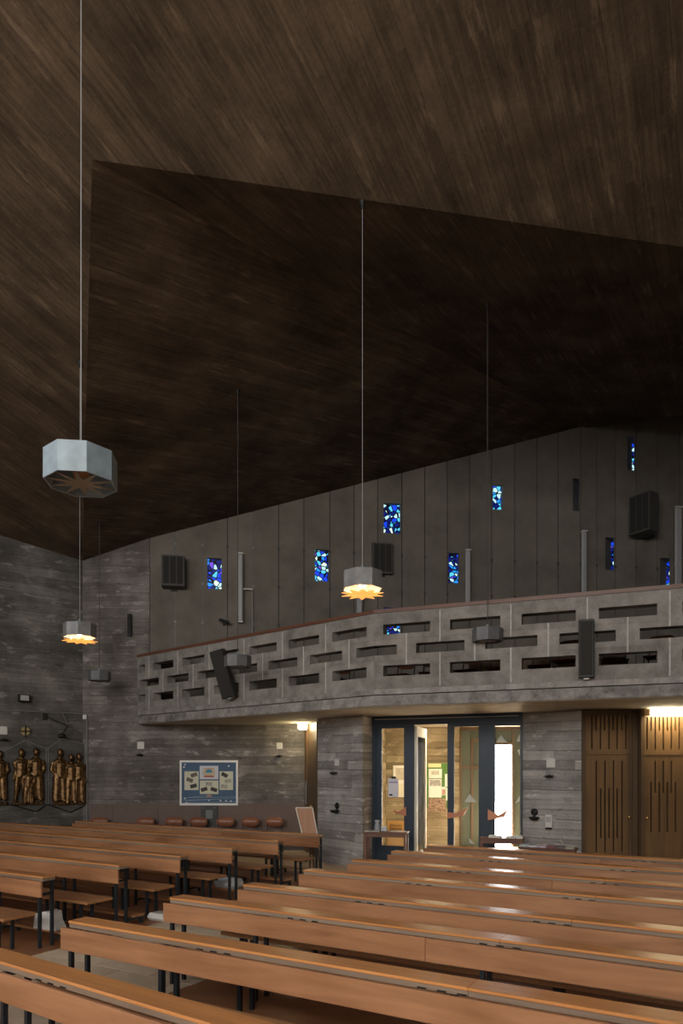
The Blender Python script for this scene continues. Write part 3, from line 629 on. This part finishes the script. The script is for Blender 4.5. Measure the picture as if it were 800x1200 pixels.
pendant(424.5, 691, 8.2, R_(-17), True, 'octagonal pendant with glowing orange star hanging before the balcony bend', m_zinc_mid)
pendant(93.5, 747, 10.6, R_(-6), True, 'octagonal pendant with glowing star near the left corner', m_zinc_mid)
pendant(116.5, 798, 15.2, 0, False, 'small dark pendant hanging before the concrete corner wall', m_zinc_dark, .007)
pendant(571, 752, 10.9, R_(2), False, 'unlit octagonal pendant hanging before the right part of balcony', m_zinc_dark, .006)
pendant(278.5, 782, 12.4, R_(-4), False, 'dark octagonal pendant overlapping the tilted column speaker', m_zinc_dark, .006)

# ------------------------------------------------------------------ loudspeakers and lamps on the gallery
def louvre_box(px, py0, py1, wpx, rz, dep, label, off=0):
    s = FG.s(px); z0, z1 = FG.z(px,py1), FG.z(px,py0); w = wpx*FG.Y(px)/F
    r = tag(empty('loudspeaker_box', M=on_wall(FG, s, z0, .012, rz)), label, 'loudspeaker', 'slatted loudspeaker boxes on the gallery wall'); h = z1-z0
    MB().box(-w/2,w/2,-dep,0,0,h).build('case', m_slat, r)
    for i in range(3):
        a = -w/2+.03+(w-.06)*i/3; MB().box(a+.012,a+(w-.06)/3-.012,-dep-.006,-dep+.002,.035,h-.035).build('grille', m_grille, r)
    for i in range(4):
        a = -w/2+.03+(w-.06)*i/3; MB().box(a-.008,a+.008,-dep-.014,-dep,.02,h-.02).build('slat', m_slat, r)
    MB().box(-w/2,w/2,-dep-.02,0,-.02,0).build('bottom_board', m_slat, r); MB().box(-.08,.08,-.02,.0,-.07,0).build('wall_bracket', m_iron, r)
louvre_box(204, 655.5, 690, 26, 0, .34, 'dark slatted loudspeaker box at the left end of gallery wall')
louvre_box(447, 638, 673, 24, 0, .12, 'dark slatted loudspeaker box behind the hanging star lamp')
louvre_box(752, 590, 633, 26, R_(-66), .40, 'large slatted loudspeaker box at right, turned towards the nave')
# the turned box stands off the wall on its bracket
o = [x for x in COL.objects if x.name.startswith('loudspeaker_box') and 'turned' in x.get('label','')][0]; o.location += FG.n*.42-FG.d*.10
def column_speaker(M, w, d, h, label, stand=0):
    r = tag(empty('column_speaker', M=M), label, 'loudspeaker')
    MB().cbox(-w/2,w/2,-d,0,0,h,b=.012).build('case', m_black, r); MB().box(-w/2+.02,w/2-.02,-d-.006,-d+.002,.03,h-.03).build('grille', m_grille, r)
    MB().box(-.06,.06,0,stand+.02,h*.75,h*.75+.05).build('bracket', m_iron, r); MB().box(-.06,.06,0,stand+.02,h*.2,h*.2+.05).build('bracket', m_iron, r)
    MB().box(-.04,.04,-d*.7,-d*.3,-.02,0).build('maker_plate', m_white, r)
    return r
s = FPR.s(687); column_speaker(on_wall(FPR, s, FPR.z(687,795.5), .02), .225, .14, FPR.z(687,728)-FPR.z(687,795.5), 'upright black column speaker fixed to the right of balcony')
s = FPL.s(276); M_ = on_wall(FPL, s, FPL.z(283,817), .10, R_(20)) @ Matrix.Rotation(R_(-12),4,'Y') @ Matrix.Rotation(R_(10),4,'X')
column_speaker(M_, .30, .16, .98, 'tilted black column speaker fixed to the left of balcony', .06)
bs = tag(MB().cbox(-.05,.05,-.09,0,0,.54,b=.01).build('wall_speaker', m_black, None, on_wall(FB, FB.s(152.6), FB.z(152,746), .002)), 'slim black speaker on the concrete wall left of gallery', 'loudspeaker')
MB().box(-.035,.035,-.096,-.09,.03,.51).build('grille', m_grille, bs)
def tube_lamp(px, py0, py1, wpx, label, bracket, off=.10):
    s = FG.s(px); z0, z1 = FG.z(px,py1), FG.z(px,py0); w = wpx*FG.Y(px)/F; r = tag(empty('tube_lamp', M=on_wall(FG, s, z0, off)), label, 'lamp', 'vertical tube lamps on the gallery wall'); h = z1-z0
    MB().cbox(-w/2,w/2,-.09,0,.03,h-.03,b=.03).build('cover', m_lampgrey, r)
    MB().box(-w/2,w/2,-.095,.0,0,.035).build('end_cap', m_white, r); MB().box(-w/2,w/2,-.095,.0,h-.035,h).build('end_cap', m_white, r)
    MB().box(-.02,.02,0,off,h*.3,h*.3+.04).build('wall_mount', m_lampgrey, r)
    MB().box(-.02,.02,0,off,h*.7,h*.7+.04).build('wall_mount', m_lampgrey, r)
    if bracket: MB().box(w/2,w/2+.24,-.03,0,h*.48,h*.48+.03).build('cable_arm', m_white, r); MB().box(w/2+.22,w/2+.24,-.03,0,-.9,h*.48).build('cable', m_seam, r)
tube_lamp(281.5, 650, 731, 6, 'white vertical tube lamp with side arm on the gallery wall', True)
tube_lamp(420, 690, 740, 6.5, 'grey vertical tube lamp below the hanging star lamp', False)
tube_lamp(546, 646, 715, 6, 'grey vertical tube lamp right of the second blue window', False)
tube_lamp(681, 624, 700, 6.5, 'dim vertical tube lamp on the dark part of gallery wall', False)
tube_lamp(790.5, 596, 690, 8.5, 'wide vertical tube lamp at the right edge of gallery wall', False)
fl_ = tag(empty('spot_lamp', M=on_wall(FG, FG.s(263), FG.z(263,733), .01)), 'small dark spot lamp on an arm low on the gallery wall', 'lamp')
MB().tube((-.02,-.02,.0),(-.02,-.22,.05),.015).build('arm', m_iron, fl_); MB().tube((-.13,-.24,.09),(.12,-.24,.02),.035).build('head', m_iron, fl_)

# ------------------------------------------------------------------ chairs
def make_chair(label, seat_mat, group, metal=m_steel):
    r = tag(empty('stacking_chair'), label, 'chair', group)
    m = MB(); n = 8
    for k in range(n+1):
        x = -.21+.42*k/n; y = .20-.05*(1-(2*k/n-1)**2)*-1
        e = .02*abs(2*k/n-1)**4*3
        for z in (.60+e, .83-e): m.v += [(x,y+.02,z),(x,y+.035,z)]
    for k in range(n):
        a = 4*k; b = a+4
        m.f += [(a,b,b+2,a+2),(a+1,a+3,b+3,b+1),(a+2,b+2,b+3,a+3),(a,a+1,b+1,b)]; m.sm += [True,True,False,False]
    m.f += [(0,2,3,1),(4*n,4*n+1,4*n+3,4*n+2)]; m.sm += [False,False]
    m.build('backrest', m_chair, r)
    MB().cbox(-.21,.21,-.22,.20,.435,.455,b=.012).build('seat', seat_mat, r)
    for sx in (-1,1):
        MB().tube((sx*.185,-.19,.435),(sx*.20,-.21,0),.011).build('leg', metal, r)
        MB().tube((sx*.185,.19,.435),(sx*.20,.23,0),.011).build('leg', metal, r)
        MB().tube((sx*.175,.18,.43),(sx*.175,.262,.76),.011).build('back_support', metal, r)
    return r
chx = [(112,'brown plywood chair at the left end of the wall row, by the corner'),(167,'brown plywood chair of the wall row, second from the corner'),(201,'brown plywood chair of the wall row, third from the corner'),
       (230,'brown plywood chair before the dark socket box'),(262,'brown plywood chair under the right half of the poster board'),(291.5,'brown plywood chair of the wall row, second from the side door'),(320.5,'brown plywood chair of the wall row nearest the side door')]
c0 = None
for px, lab in chx:
    if c0 is None: c0 = make_chair(lab, m_chair, 'plywood chairs along the back wall'); c = c0
    else: c = copy_tree(c0); c['label'] = lab
    c.location = (PX(px,16.0), 16.0, 0)
g0 = None
for k, (px, Y) in enumerate([(395,13.6),(470,12.9),(505,12.6),(548,12.3),(585,12.0),(634,11.75),(664,11.15),(720,11.2),(772,10.75),(260,15.9),(330,15.2)]):
    w = ['beside the balcony bend','behind the first opening right of the bend','left of the music cabinet','behind the hanging pendant on the gallery','behind the middle of the right balcony','at the cabinet side of the right balcony','just left of the upright column speaker','just right of the upright column speaker','behind the last balcony opening at right','behind the tilted column speaker','behind the left balcony near its middle'][k]
    lab = 'red seated chair on the gallery '+w
    if g0 is None: g0 = make_chair(lab, m_red, 'chairs on the gallery'); c = g0
    else: c = copy_tree(g0); c['label'] = lab
    c.location = (PX(px,Y), Y, 3.30); c.rotation_euler = (0,0,R_(-20+random.uniform(-15,15)))
mc = tag(empty('music_cabinet', (PX(596,12.9),12.9,3.30), R_(-20)), 'brown wooden music cabinet behind the right part of balcony', 'cabinet')
MB().box(-.75,.75,0,.4,.04,.86).build('body', m_oakd, mc); MB().box(-.78,.78,-.02,.42,.86,.89).build('top', m_oak, mc)
for a in (-.73,.01): d_ = MB().box(a,a+.72,-.02,0,.08,.84).build('door', m_oak, mc); MB().box(a+.33,a+.39,-.04,-.02,.5,.53).build('handle', m_zinc, d_)
mc2 = tag(empty('organ_console', (PX(690,12.4),12.4,3.30), R_(-20)), 'brown wooden console behind the column speaker on the balcony', 'console')
MB().box(-.6,.6,.0,.55,0,.80).build('body', m_oak, mc2); MB().box(-.62,.62,-.12,.3,.66,.70).build('keyboard_shelf', m_oakd, mc2); MB().box(-.62,.62,.0,.57,.80,.83).build('lid', m_oak, mc2)

# ------------------------------------------------------------------ back wall: dado, poster board, boxes, plates
bz = lambda py: FB.z(0, py); bsx = lambda px: FB.s(px)
dd = struct(MB().box(bsx(106),bsx(358),-.03,0,.09,bz(942)).build('baseboard_back', m_dado, None, FB.M))
sx = [106,133,186,243,300,358]
for a, b in zip(sx, sx[1:]): MB().box(bsx(a)+.006,bsx(b)-.006,-.042,-.03,.12,bz(943.5)).build('dado_board', m_dado, dd)
pb = tag(empty('poster_board', M=FB.M), 'blue poster board in a white frame on the back wall', 'poster')
def bb(name, mat, par, a, b, c, d, o0, o1): return MB().box(bsx(a),bsx(b),-o1,-o0,bz(d),bz(c)).build(name, mat, par)
m_frame = plain('white_frame', (.80,.80,.78), .4); m_bl = plain('poster_blue', (.035,.095,.19), .55, noise=.12, scale=3)
m = MB()
for a,b,c,d in ((211,279,891,893.5),(211,279,941.2,943.7),(211,213.2,893.5,941.2),(276.8,279,893.5,941.2)): m.box(bsx(a),bsx(b),-.05,0,bz(d),bz(c))
m.build('frame', m_frame, pb); bb('blue_panel', m_bl, pb, 213.2,276.8,893.5,941.2,0,.02)
def pbx(a): return 200+a/8.889
def pby(a): return 880+a/8.889
m_ph = [plain('dark_photo', (.05,.045,.04), .7, noise=.7, scale=18), plain('grey_photo_small', (.16,.13,.11), .7, noise=.7, scale=18), plain('light_photo', (.4,.38,.33), .7, noise=.6, scale=18)]
m_pgreen = plain('pale_paper', (.66,.66,.52), .8); m_pw = plain('bluish_paper', (.66,.68,.74), .8)
for (a,b,c,d,mt,phs) in ((145,292,212,408,m_pgreen,[(245,250,1,-20),(200,303,1,20),(240,365,0,-15)]),(305,498,308,448,m_pgreen,[(400,345,2,3),(350,400,0,-18),(452,402,0,18)]),(510,650,212,406,m_pgreen,[(562,250,0,28),(600,315,2,-12),(560,370,2,4)]),(303,497,155,295,m_pw,[])):
    sh = bb('paper_sheet', mt, pb, pbx(a),pbx(b),pby(c),pby(d),.02,.026)
    for (x,y,k,an) in phs:
        MB().box(-.08,.08,-.004,0,-.045,.045).build('photo', m_ph[k], sh, Matrix.Translation((bsx(pbx(x)),-.026,bz(pby(y))))@Matrix.Rotation(R_(an),4,'Y'))
    if not phs:
        mp_ = plain('crest_cream', (.62,.50,.36), .7); mr = plain('crest_red', (.42,.10,.06), .7); mb_ = plain('crest_blue', (.05,.26,.42), .7)
        cx, cz_ = bsx(pbx(400)), bz(pby(222))
        MB().plate([(cx-.15,cz_-.08),(cx+.15,cz_-.08),(cx+.15,cz_+.04),(cx+.09,cz_+.11),(cx-.09,cz_+.11),(cx-.15,cz_+.04)],-.030,-.026).build('crest_field', mp_, sh)
        MB().plate([(cx-.085,cz_-.01)]+[(cx+.085*math.cos(t),cz_-.01+.085*math.sin(t)) for t in [math.pi*i/8 for i in range(9)]],-.033,-.030).build('crest_dome', mb_, sh)
        MB().plate([(cx-.14,cz_-.12),(cx+.14,cz_-.12),(cx+.10,cz_-.08),(cx-.10,cz_-.08)],-.033,-.026).build('crest_ribbon', mr, sh)
        for i in range(7): xx = cx-.12+.04*i; MB().box(xx-.008,xx+.008,-.034,-.030,cz_+.085,cz_+.10).build('crest_dot', mr, sh)
m_wl = plain('white_line', (.42,.52,.62), .7)
for x0,y0,x1,y1 in ((130,488,690,478),(130,512,690,490),(140,490,420,462),(130,540,690,528),(150,522,520,505)):
    a, b = Vector((bsx(pbx(x0)),-.022,bz(pby(y0)))), Vector((bsx(pbx(x1)),-.022,bz(pby(y1)))); MB().tube(a,b,.005,n=4).build('pale_line', m_wl, pb)
for x,y in ((150,142),(140,168),(605,157),(400,515),(520,518),(578,517),(628,522),(165,540),(150,495)):
    MB().box(bsx(pbx(x))-.018,bsx(pbx(x))+.018,-.024,-.02,bz(pby(y))-.014,bz(pby(y))+.014).build('pin', m_frame, pb)
MB().plate([(bsx(pbx(365)),bz(pby(478))),(bsx(pbx(435)),bz(pby(478))),(bsx(pbx(418)),bz(pby(455))),(bsx(pbx(385)),bz(pby(455)))],-.026,-.02).build('sticker', plain('sticker_tan', (.45,.25,.17), .7), pb)
sb = tag(empty('socket_box', M=FB.M), 'dark grey socket box under the poster board', 'socket box')
bb('cabinet', plain('dark_grey_box', (.05,.05,.048), .6), sb, 236,255.5,943.8,968,.0,.09); bb('cover', plain('grey_cover', (.16,.165,.165), .5), sb, 242,250,949,959,.09,.10)
for k, x in enumerate((239,252)): bb('screw', m_lampgrey, sb, x-.4,x+.4,946,947,.09,.096)
def sconce(fr, px, py, py2, label, w=7):
    s = fr.s(px); z = fr.z(px,py); sz = w*fr.Y(px)/F/2
    o = tag(empty('consecration_plate', M=on_wall(fr,s,z,.0)), 'white square plate '+label, 'wall plate', 'white plates with candle holders'); MB().cbox(-sz,sz,-.02,0,-sz*1.05,sz*1.05,b=.004).build('plate', m_white, o)
    for a in (-1,1): MB().ball((a*sz*.8,-.021,sz*.85),.006,n=6).build('screw', m_iron, o)
    z2 = fr.z(px,py2); r = tag(empty('candle_holder', M=on_wall(fr,s,z2,.0)), 'black iron candle holder '+label, 'candle holder', 'iron candle holders')
    MB().tube((0,0,0),(0,-.12,-.01),.012).build('arm', m_iron, r); MB().lathe([(0,-.02),(.05,-.015),(.085,.012),(.08,.016),(.045,-.005),(0,-.005)],(.01,-.13,0),10).build('drip_pan', m_iron, r); MB().tube((.01,-.13,0),(.01,-.13,.05),.016,.004,n=6).build('pricket', m_iron, r)
    MB().plate([(-.14,-.02),(-.02,-.03),(.02,.02),(-.04,.01)],-.06,-.04).build('leaf', m_iron, r)
sconce(FB, 165, 873.5, 884.5, 'on the concrete corner wall', 8); sconce(FB, 327.5, 874, 886, 'left of the brown side door', 7)
FPi_ = FPi; sconce(FPi, 395, 893.5, 906, 'on the left pier', 7.5); sconce(FR_, 645.5, 894, 909.5, 'on the right pier', 10.5); sconce(FL, 3.5, 856, 867, 'on the left wall above the reliefs', 9)
def font(fr, px, py, label):
    r = tag(empty('holy_water_font', M=on_wall(fr, fr.s(px), fr.z(px,py), 0)), label, 'font', 'black iron holy water fonts')
    MB().lathe([(0,-.06),(.06,-.055),(.095,-.02),(.095,.0),(.085,.0),(.05,-.04),(0,-.045)],(.03,-.098,0),14).build('basin', m_iron, r)
    MB().lathe([(0,.02),(.06,.018),(.07,.0)],(0.0,0,.085),14,True,'Y').build('back_disc', m_iron, r); MB().box(-.02,.02,-.02,0,-.05,.08).build('stem', m_iron, r)
font(FPi, 395, 949, 'black iron holy water font on the left pier'); font(FR_, 626, 957, 'black iron holy water font on the right pier')
sw = tag(empty('intercom_box', M=on_wall(FR_, FR_.s(643.5), FR_.z(643,962), 0)), 'small white intercom box low on the right pier', 'intercom')
MB().cbox(-.065,.065,-.05,0,-.12,.12,b=.01).build('case', m_white, sw); MB().box(-.045,.045,-.056,-.05,-.02,.08).build('speaker_grille', m_lampgrey, sw); MB().box(-.05,.05,-.07,0,-.15,-.12).build('tray', m_iron, sw)
pl_ = tag(MB().box(bsx(174),bsx(191),-.02,0,bz(876.5),bz(863)).build('wall_plaque', m_wall_back, None, FB.M), 'faint square concrete plaque on the corner wall', 'plaque')
MB().box(bsx(175.5),bsx(189.5),-.03,-.02,bz(875),bz(864.5)).build('inner_field', m_wall_back, pl_)
# leaning board behind the last left pew
lb = tag(empty('leaning_board', P(365,977,12.9)), 'tilted pinkish wooden board standing at the end of the last left pew', 'board')
Yb = 12.9; q = lambda px, py: ((px-365)*Yb/F, (977-py)*Yb/F)
MB().plate([q(357,990),q(374,990),q(366,946.5),q(346.5,946.5)], 0, .03).build('panel', wood('pinkish_board', (.42,.22,.13),(.55,.31,.20),.6,'Z'), lb)
for (a,b_) in ((q(346.5,946.5),q(366,946.5)),(q(366,946.5),q(374,990)),(q(357,990),q(346.5,946.5))): MB().tube((a[0],-.004,a[1]),(b_[0],-.004,b_[1]),.012,n=5).build('edge_strip', m_cream, lb)
MB().tube((.03,.03,-.2),(.03,.25,-(lb.location.z)),.015,n=6).build('rear_leg', m_oakd, lb); MB().tube((-.02,.01,-.2),(-.04,-.02,-(lb.location.z)),.015,n=6).build('front_leg', m_oakd, lb); MB().tube((.12,.01,-.2),(.16,-.02,-(lb.location.z)),.015,n=6).build('front_leg', m_oakd, lb)

# ------------------------------------------------------------------ left wall: pipes, reliefs, cross
lzf = FL.z; lsf = FL.s
pz = FL.z(97, 836.5)
tag(MB().tube((FL.len-.02,-.03,pz),(4.2,-.03,pz),.012).build('conduit', m_pale, None, FL.M), 'thin pale conduit running along the left wall', 'pipe')
tag(MB().tube((.05,-.03,pz),(bsx(168),-.03,pz),.010).build('conduit', m_pale, None, FB.M), 'thin pale conduit on the concrete corner wall', 'pipe')
cv_ = tag(MB().tube((bsx(102.5),-.03,pz),(bsx(102.5),-.03,.1),.016).build('downpipe', m_pale, None, FB.M), 'pale vertical conduit standing in the room corner', 'pipe')
MB().box(bsx(98),bsx(102),-.06,-.0,pz-.13,pz-.03).build('junction_box', m_white, cv_)
def floodl(px, py, label):
    r = tag(empty('flood_lamp', M=on_wall(FL, lsf(px), lzf(px,py), 0)), label, 'lamp'); MB().cbox(-.13,.13,-.16,-.06,-.08,.09,b=.015).build('housing', m_iron, r); MB().box(-.09,.09,-.166,-.16,-.05,.07).build('glass', m_lampgrey, r); MB().box(-.02,.02,-.06,0,-.03,.03).build('bracket', m_iron, r)
floodl(27, 819, 'small flood lamp high on the left wall above the cross')
cr = tag(empty('cross_disc', M=on_wall(FL, lsf(29.5), lzf(29.5,857), 0)), 'round golden disc with a black cross on the left wall', 'cross')
MB().lathe([(0,.03),(.10,.03),(.105,.0)],(0,0,0),18,False,'Y').build('disc', m_gold, cr); MB().box(-.13,.13,-.045,-.03,-.014,.014).build('arm', m_iron, cr); MB().box(-.014,.014,-.045,-.03,-.13,.13).build('upright', m_iron, cr)
ar = tag(empty('lamp_arm', M=FL.M), 'black swinging lamp arm above the right relief', 'lamp')
a_, b_ = Vector((lsf(53),-.05,lzf(53,840))), Vector((lsf(75),-.30,lzf(75,851))); MB().tube(a_,b_,.016,n=6).build('arm', m_iron, ar); MB().tube(b_,(lsf(73),-.05,lzf(73,836)),.008,n=5).build('stay', m_pale, ar)
MB().box(a_.x-.05,a_.x+.03,-.05,0,a_.z-.08,a_.z+.08).build('wall_hinge', m_iron, ar); c_ = Vector((lsf(68.5),-.30,lzf(68.5,863))); MB().ball(c_,.085,1.2,.9,.7).build('shade', m_iron, ar); MB().tube(b_,c_,.018,n=6).build('neck', m_iron, ar)
def figure(parent, cx, zb, h, lean=0, kneel=False, arm=1, robe=True):
    m = MB(); hh = h/7.2; y = -.075-(.07 if kneel else 0); Z = lambda t: zb+h*t; X = lambda t: cx+lean*(t-.0)*h
    m.ball((X(.93),y-.02,Z(.93)),hh*.52,.74,.9,1.2); m.tube((X(.78),y,Z(.78)),(X(.88),y-.01,Z(.88)),hh*.3,hh*.26)
    m.ball((X(.72),y,Z(.72)),hh*1.0,.95,.55,.9); m.tube((X(.72),y,Z(.74)),(X(.45),y,Z(.47)),hh*.78,hh*.68)
    for sgn in (-1,1):
        sx_ = X(.78)+sgn*hh*.85; ex = sx_+sgn*hh*.25*arm; m.tube((sx_,y,Z(.77)),(ex,y-.01,Z(.60)),hh*.30,hh*.24); m.tube((ex,y-.01,Z(.60)),(X(.55)+sgn*hh*(.55 if arm>0 else .9),y-.05,Z(.50 if arm>0 else .44)),hh*.24,hh*.18); m.ball((X(.55)+sgn*hh*(.5 if arm>0 else .9),y-.05,Z(.49 if arm>0 else .43)),hh*.22)
        if robe: m.tube((X(.45)+sgn*hh*.35,y,Z(.48)),(X(.0)+sgn*hh*.5,y,Z(.03)),hh*.60,hh*.58)
        else: m.tube((X(.45)+sgn*hh*.35,y,Z(.48)),(X(.22)+sgn*hh*.45,y-.02,Z(.25)),hh*.50,hh*.34); m.tube((X(.22)+sgn*hh*.45,y-.02,Z(.25)),(X(.0)+sgn*hh*.55,y,Z(.03)),hh*.34,hh*.22)
        m.ball((X(0)+sgn*hh*.55,y-.05,Z(.02)),hh*.30,.8,1.3,.6)
    if robe:
        for i in range(5): xx = X(.2)+(-1+i*.5)*hh*.8; m.tube((X(.5)+(-1+i*.5)*hh*.45,y-.05,Z(.5)),(xx,y-.055,Z(.04)),hh*.12,hh*.15)
    for i in range(3): m.tube((X(.7)+(-.5+i*.5)*hh,y-.045,Z(.72)),(X(.5)+(.4-i*.4)*hh,y-.05,Z(.46)),hh*.13,hh*.13)
    o = m.build('figure', m_bronze, parent); rm = o.modifiers.new('remesh','REMESH'); rm.mode = 'VOXEL'; rm.voxel_size = h*.013; rm.use_smooth_shade = True
    return o
def relief(px0, px1, label, figs, outline):
    r = tag(empty('bronze_relief', M=FL.M), label, 'relief', 'bronze station reliefs'); pts = [(lsf(px), lzf(px,py)) for px,py in outline]
    MB().plate(pts, -.03, 0).build('backing_slab', m_plaque, r)
    n = len(pts)
    for i in range(n):
        a, b = pts[i], pts[(i+1)%n]; low = (outline[i][1] > 930 and outline[(i+1)%n][1] > 930)
        MB().tube((a[0],-.032,a[1]),(b[0],-.032,b[1]),.014 if low else .010,n=5).build('edge_strip', m_iron if low else m_pale, r)
    for (px,pyb,pyt,lean,robe,arm) in figs: z0 = lzf(px,pyb); figure(r, lsf(px), z0, lzf(px,pyt)-z0, lean, px == 31, arm, robe)
    pf = [f[0] for f in figs]; z0 = lzf(pf[0],942); MB().box(lsf(min(pf)-8),lsf(max(pf)+8),-.11,-.03,z0-.02,z0+.05).build('ground_ledge', m_bronze, r)
relief(6, 54, 'bronze relief of two standing figures and a kneeling one, left wall', [(22,940,878,.03,False,-1),(41,938,877,.0,True,1),(31,942,899,.02,True,1)], [(6,941),(42,951),(54,942.5),(54,877),(28,868),(6,880)])
relief(55, 101, 'bronze relief of three robed figures standing close together, left wall', [(69,940,878,0,True,1),(82,942,884,0,True,1),(91,941,883,0,True,-1)], [(56,942.5),(82,952),(99,943.5),(99,872),(72,866),(56,877)])
relief(-44, 4, 'bronze relief cut off by the left picture edge', [(-1,938,880,0,True,1),(-20,938,878,0,True,1)], [(-44,940),(-14,950),(4,941),(4,880),(-20,868),(-44,880)])

# ------------------------------------------------------------------ tables at the entrance
def table(name, label, cx, cy, rz, w, d, h, topm, legm):
    r = tag(empty(name, (cx,cy,0), rz), label, 'table'); MB().cbox(-w/2,w/2,-d/2,d/2,h-.03,h,b=.005).build('table_top', topm, r)
    m = MB(); m.box(-w/2+.03,w/2-.03,-d/2+.03,-d/2+.05,h-.10,h-.03); m.box(-w/2+.03,w/2-.03,d/2-.05,d/2-.03,h-.10,h-.03); m.build('apron', legm, r)
    for sx_ in (-1,1):
        for sy in (-1,1): a, b_ = sx_*(w/2-.04), sy*(d/2-.04); MB().box(a-.022,a+.022,b_-.022,b_+.022,0,h-.03).build('leg', legm, r)
    return r
m_tw = wood('table_wood', (.11,.045,.026), (.20,.085,.05), .45)
tY = 12.75; tc = Vector((PX(452.5,tY), tY, 0)); trz = math.atan2(-.5,.866)*.45
table('side_table', 'narrow brown side table before the left glass door', tc.x, tc.y, trz, .82, .36, .82, m_tw, m_tw)
zt_ = .82
def on_t(dx, dy): return tc+Matrix.Rotation(trz,3,'Z')@Vector((dx,dy,zt_))
tag(MB().box(-.16,.13,-.13,.13,0,.006).build('leaflet', m_paper, None, Matrix.Translation(on_t(-.24,-.02))@Matrix.Rotation(trz,4,'Z')), 'white leaflet on the left end of the side table', 'leaflet')
tag(MB().box(-.14,.14,-.10,.12,0,.006).build('leaflet', m_paper, None, Matrix.Translation(on_t(.22,-.02))@Matrix.Rotation(trz,4,'Z')), 'white leaflet on the right end of the side table', 'leaflet')
jr = tag(empty('glass_jar', on_t(-.17,.0)+Vector((0,0,.006))), 'glass jar with grey lid standing on the side table', 'jar'); MB().lathe([(0,0),(.05,.0),(.055,.03),(.055,.10),(.04,.12),(.04,.17),(.0,.17)],n=14).build('body', plain('jar_glass', (.34,.36,.38), .15, noise=.4, scale=30), jr); MB().lathe([(.045,.165),(.047,.20),(0,.20)],n=14).build('lid', m_lampgrey, jr)
bx_ = tag(MB().cbox(-.05,.05,-.04,.04,0,.085,b=.006).build('small_box', plain('blue_white_box', (.55,.58,.66), .6, noise=.5, scale=30), None, Matrix.Translation(on_t(-.05,.02)+Vector((0,0,0)))), 'small patterned box beside the glass jar', 'box')
# literature table left of the right pier and the pamphlets
t2 = Vector((PX(588,12.35), 12.35, 0)); table('literature_table', 'dark wooden shelf table in front of the right glass door', t2.x, t2.y, R_(-20), .78, .30, .74, m_tw, m_tw)
for k,(dx,w,h,lab) in enumerate([(-.12,.22,.035,'pile of white booklets at the left of the shelf table'),(.16,.16,.03,'pile of white booklets in the middle of the shelf table'),(.31,.12,.05,'small white box at the right of the shelf table')]):
    p = t2+Matrix.Rotation(R_(-20),3,'Z')@Vector((dx,0,.74)); tag(MB().cbox(-w/2,w/2,-.10,.10,0,h,b=.004).build('booklet_pile', m_paper, None, Matrix.Translation(p)@Matrix.Rotation(R_(-20),4,'Z')), lab, 'booklets')
t3 = Vector((PX(642,11.55), 11.55, 0)); table('pamphlet_table', 'low table with magazines before the right pier', t3.x, t3.y, R_(-28), .92, .36, .66, m_tw, m_tw)
cols = [(.42,.52,.56,'pale blue'),(.60,.62,.66,'light grey'),(.55,.45,.55,'lilac'),(.22,.08,.09,'dark red'),(.16,.14,.13,'dark'),(.40,.38,.34,'stone grey')]
for k, c in enumerate(cols):
    p = t3+Matrix.Rotation(R_(-28),3,'Z')@Vector((-.38+k*.15,0,.66)); tag(MB().cbox(-.072,.072,-.14,.14,0,.03,b=.003).build('magazine', plain('magazine_cover', c[:3], .4, noise=.25, scale=12), None, Matrix.Translation(p)@Matrix.Rotation(R_(-28),4,'Z')), f'{c[3]} magazine lying on the low pamphlet table', 'magazine', 'magazines on the pamphlet table')
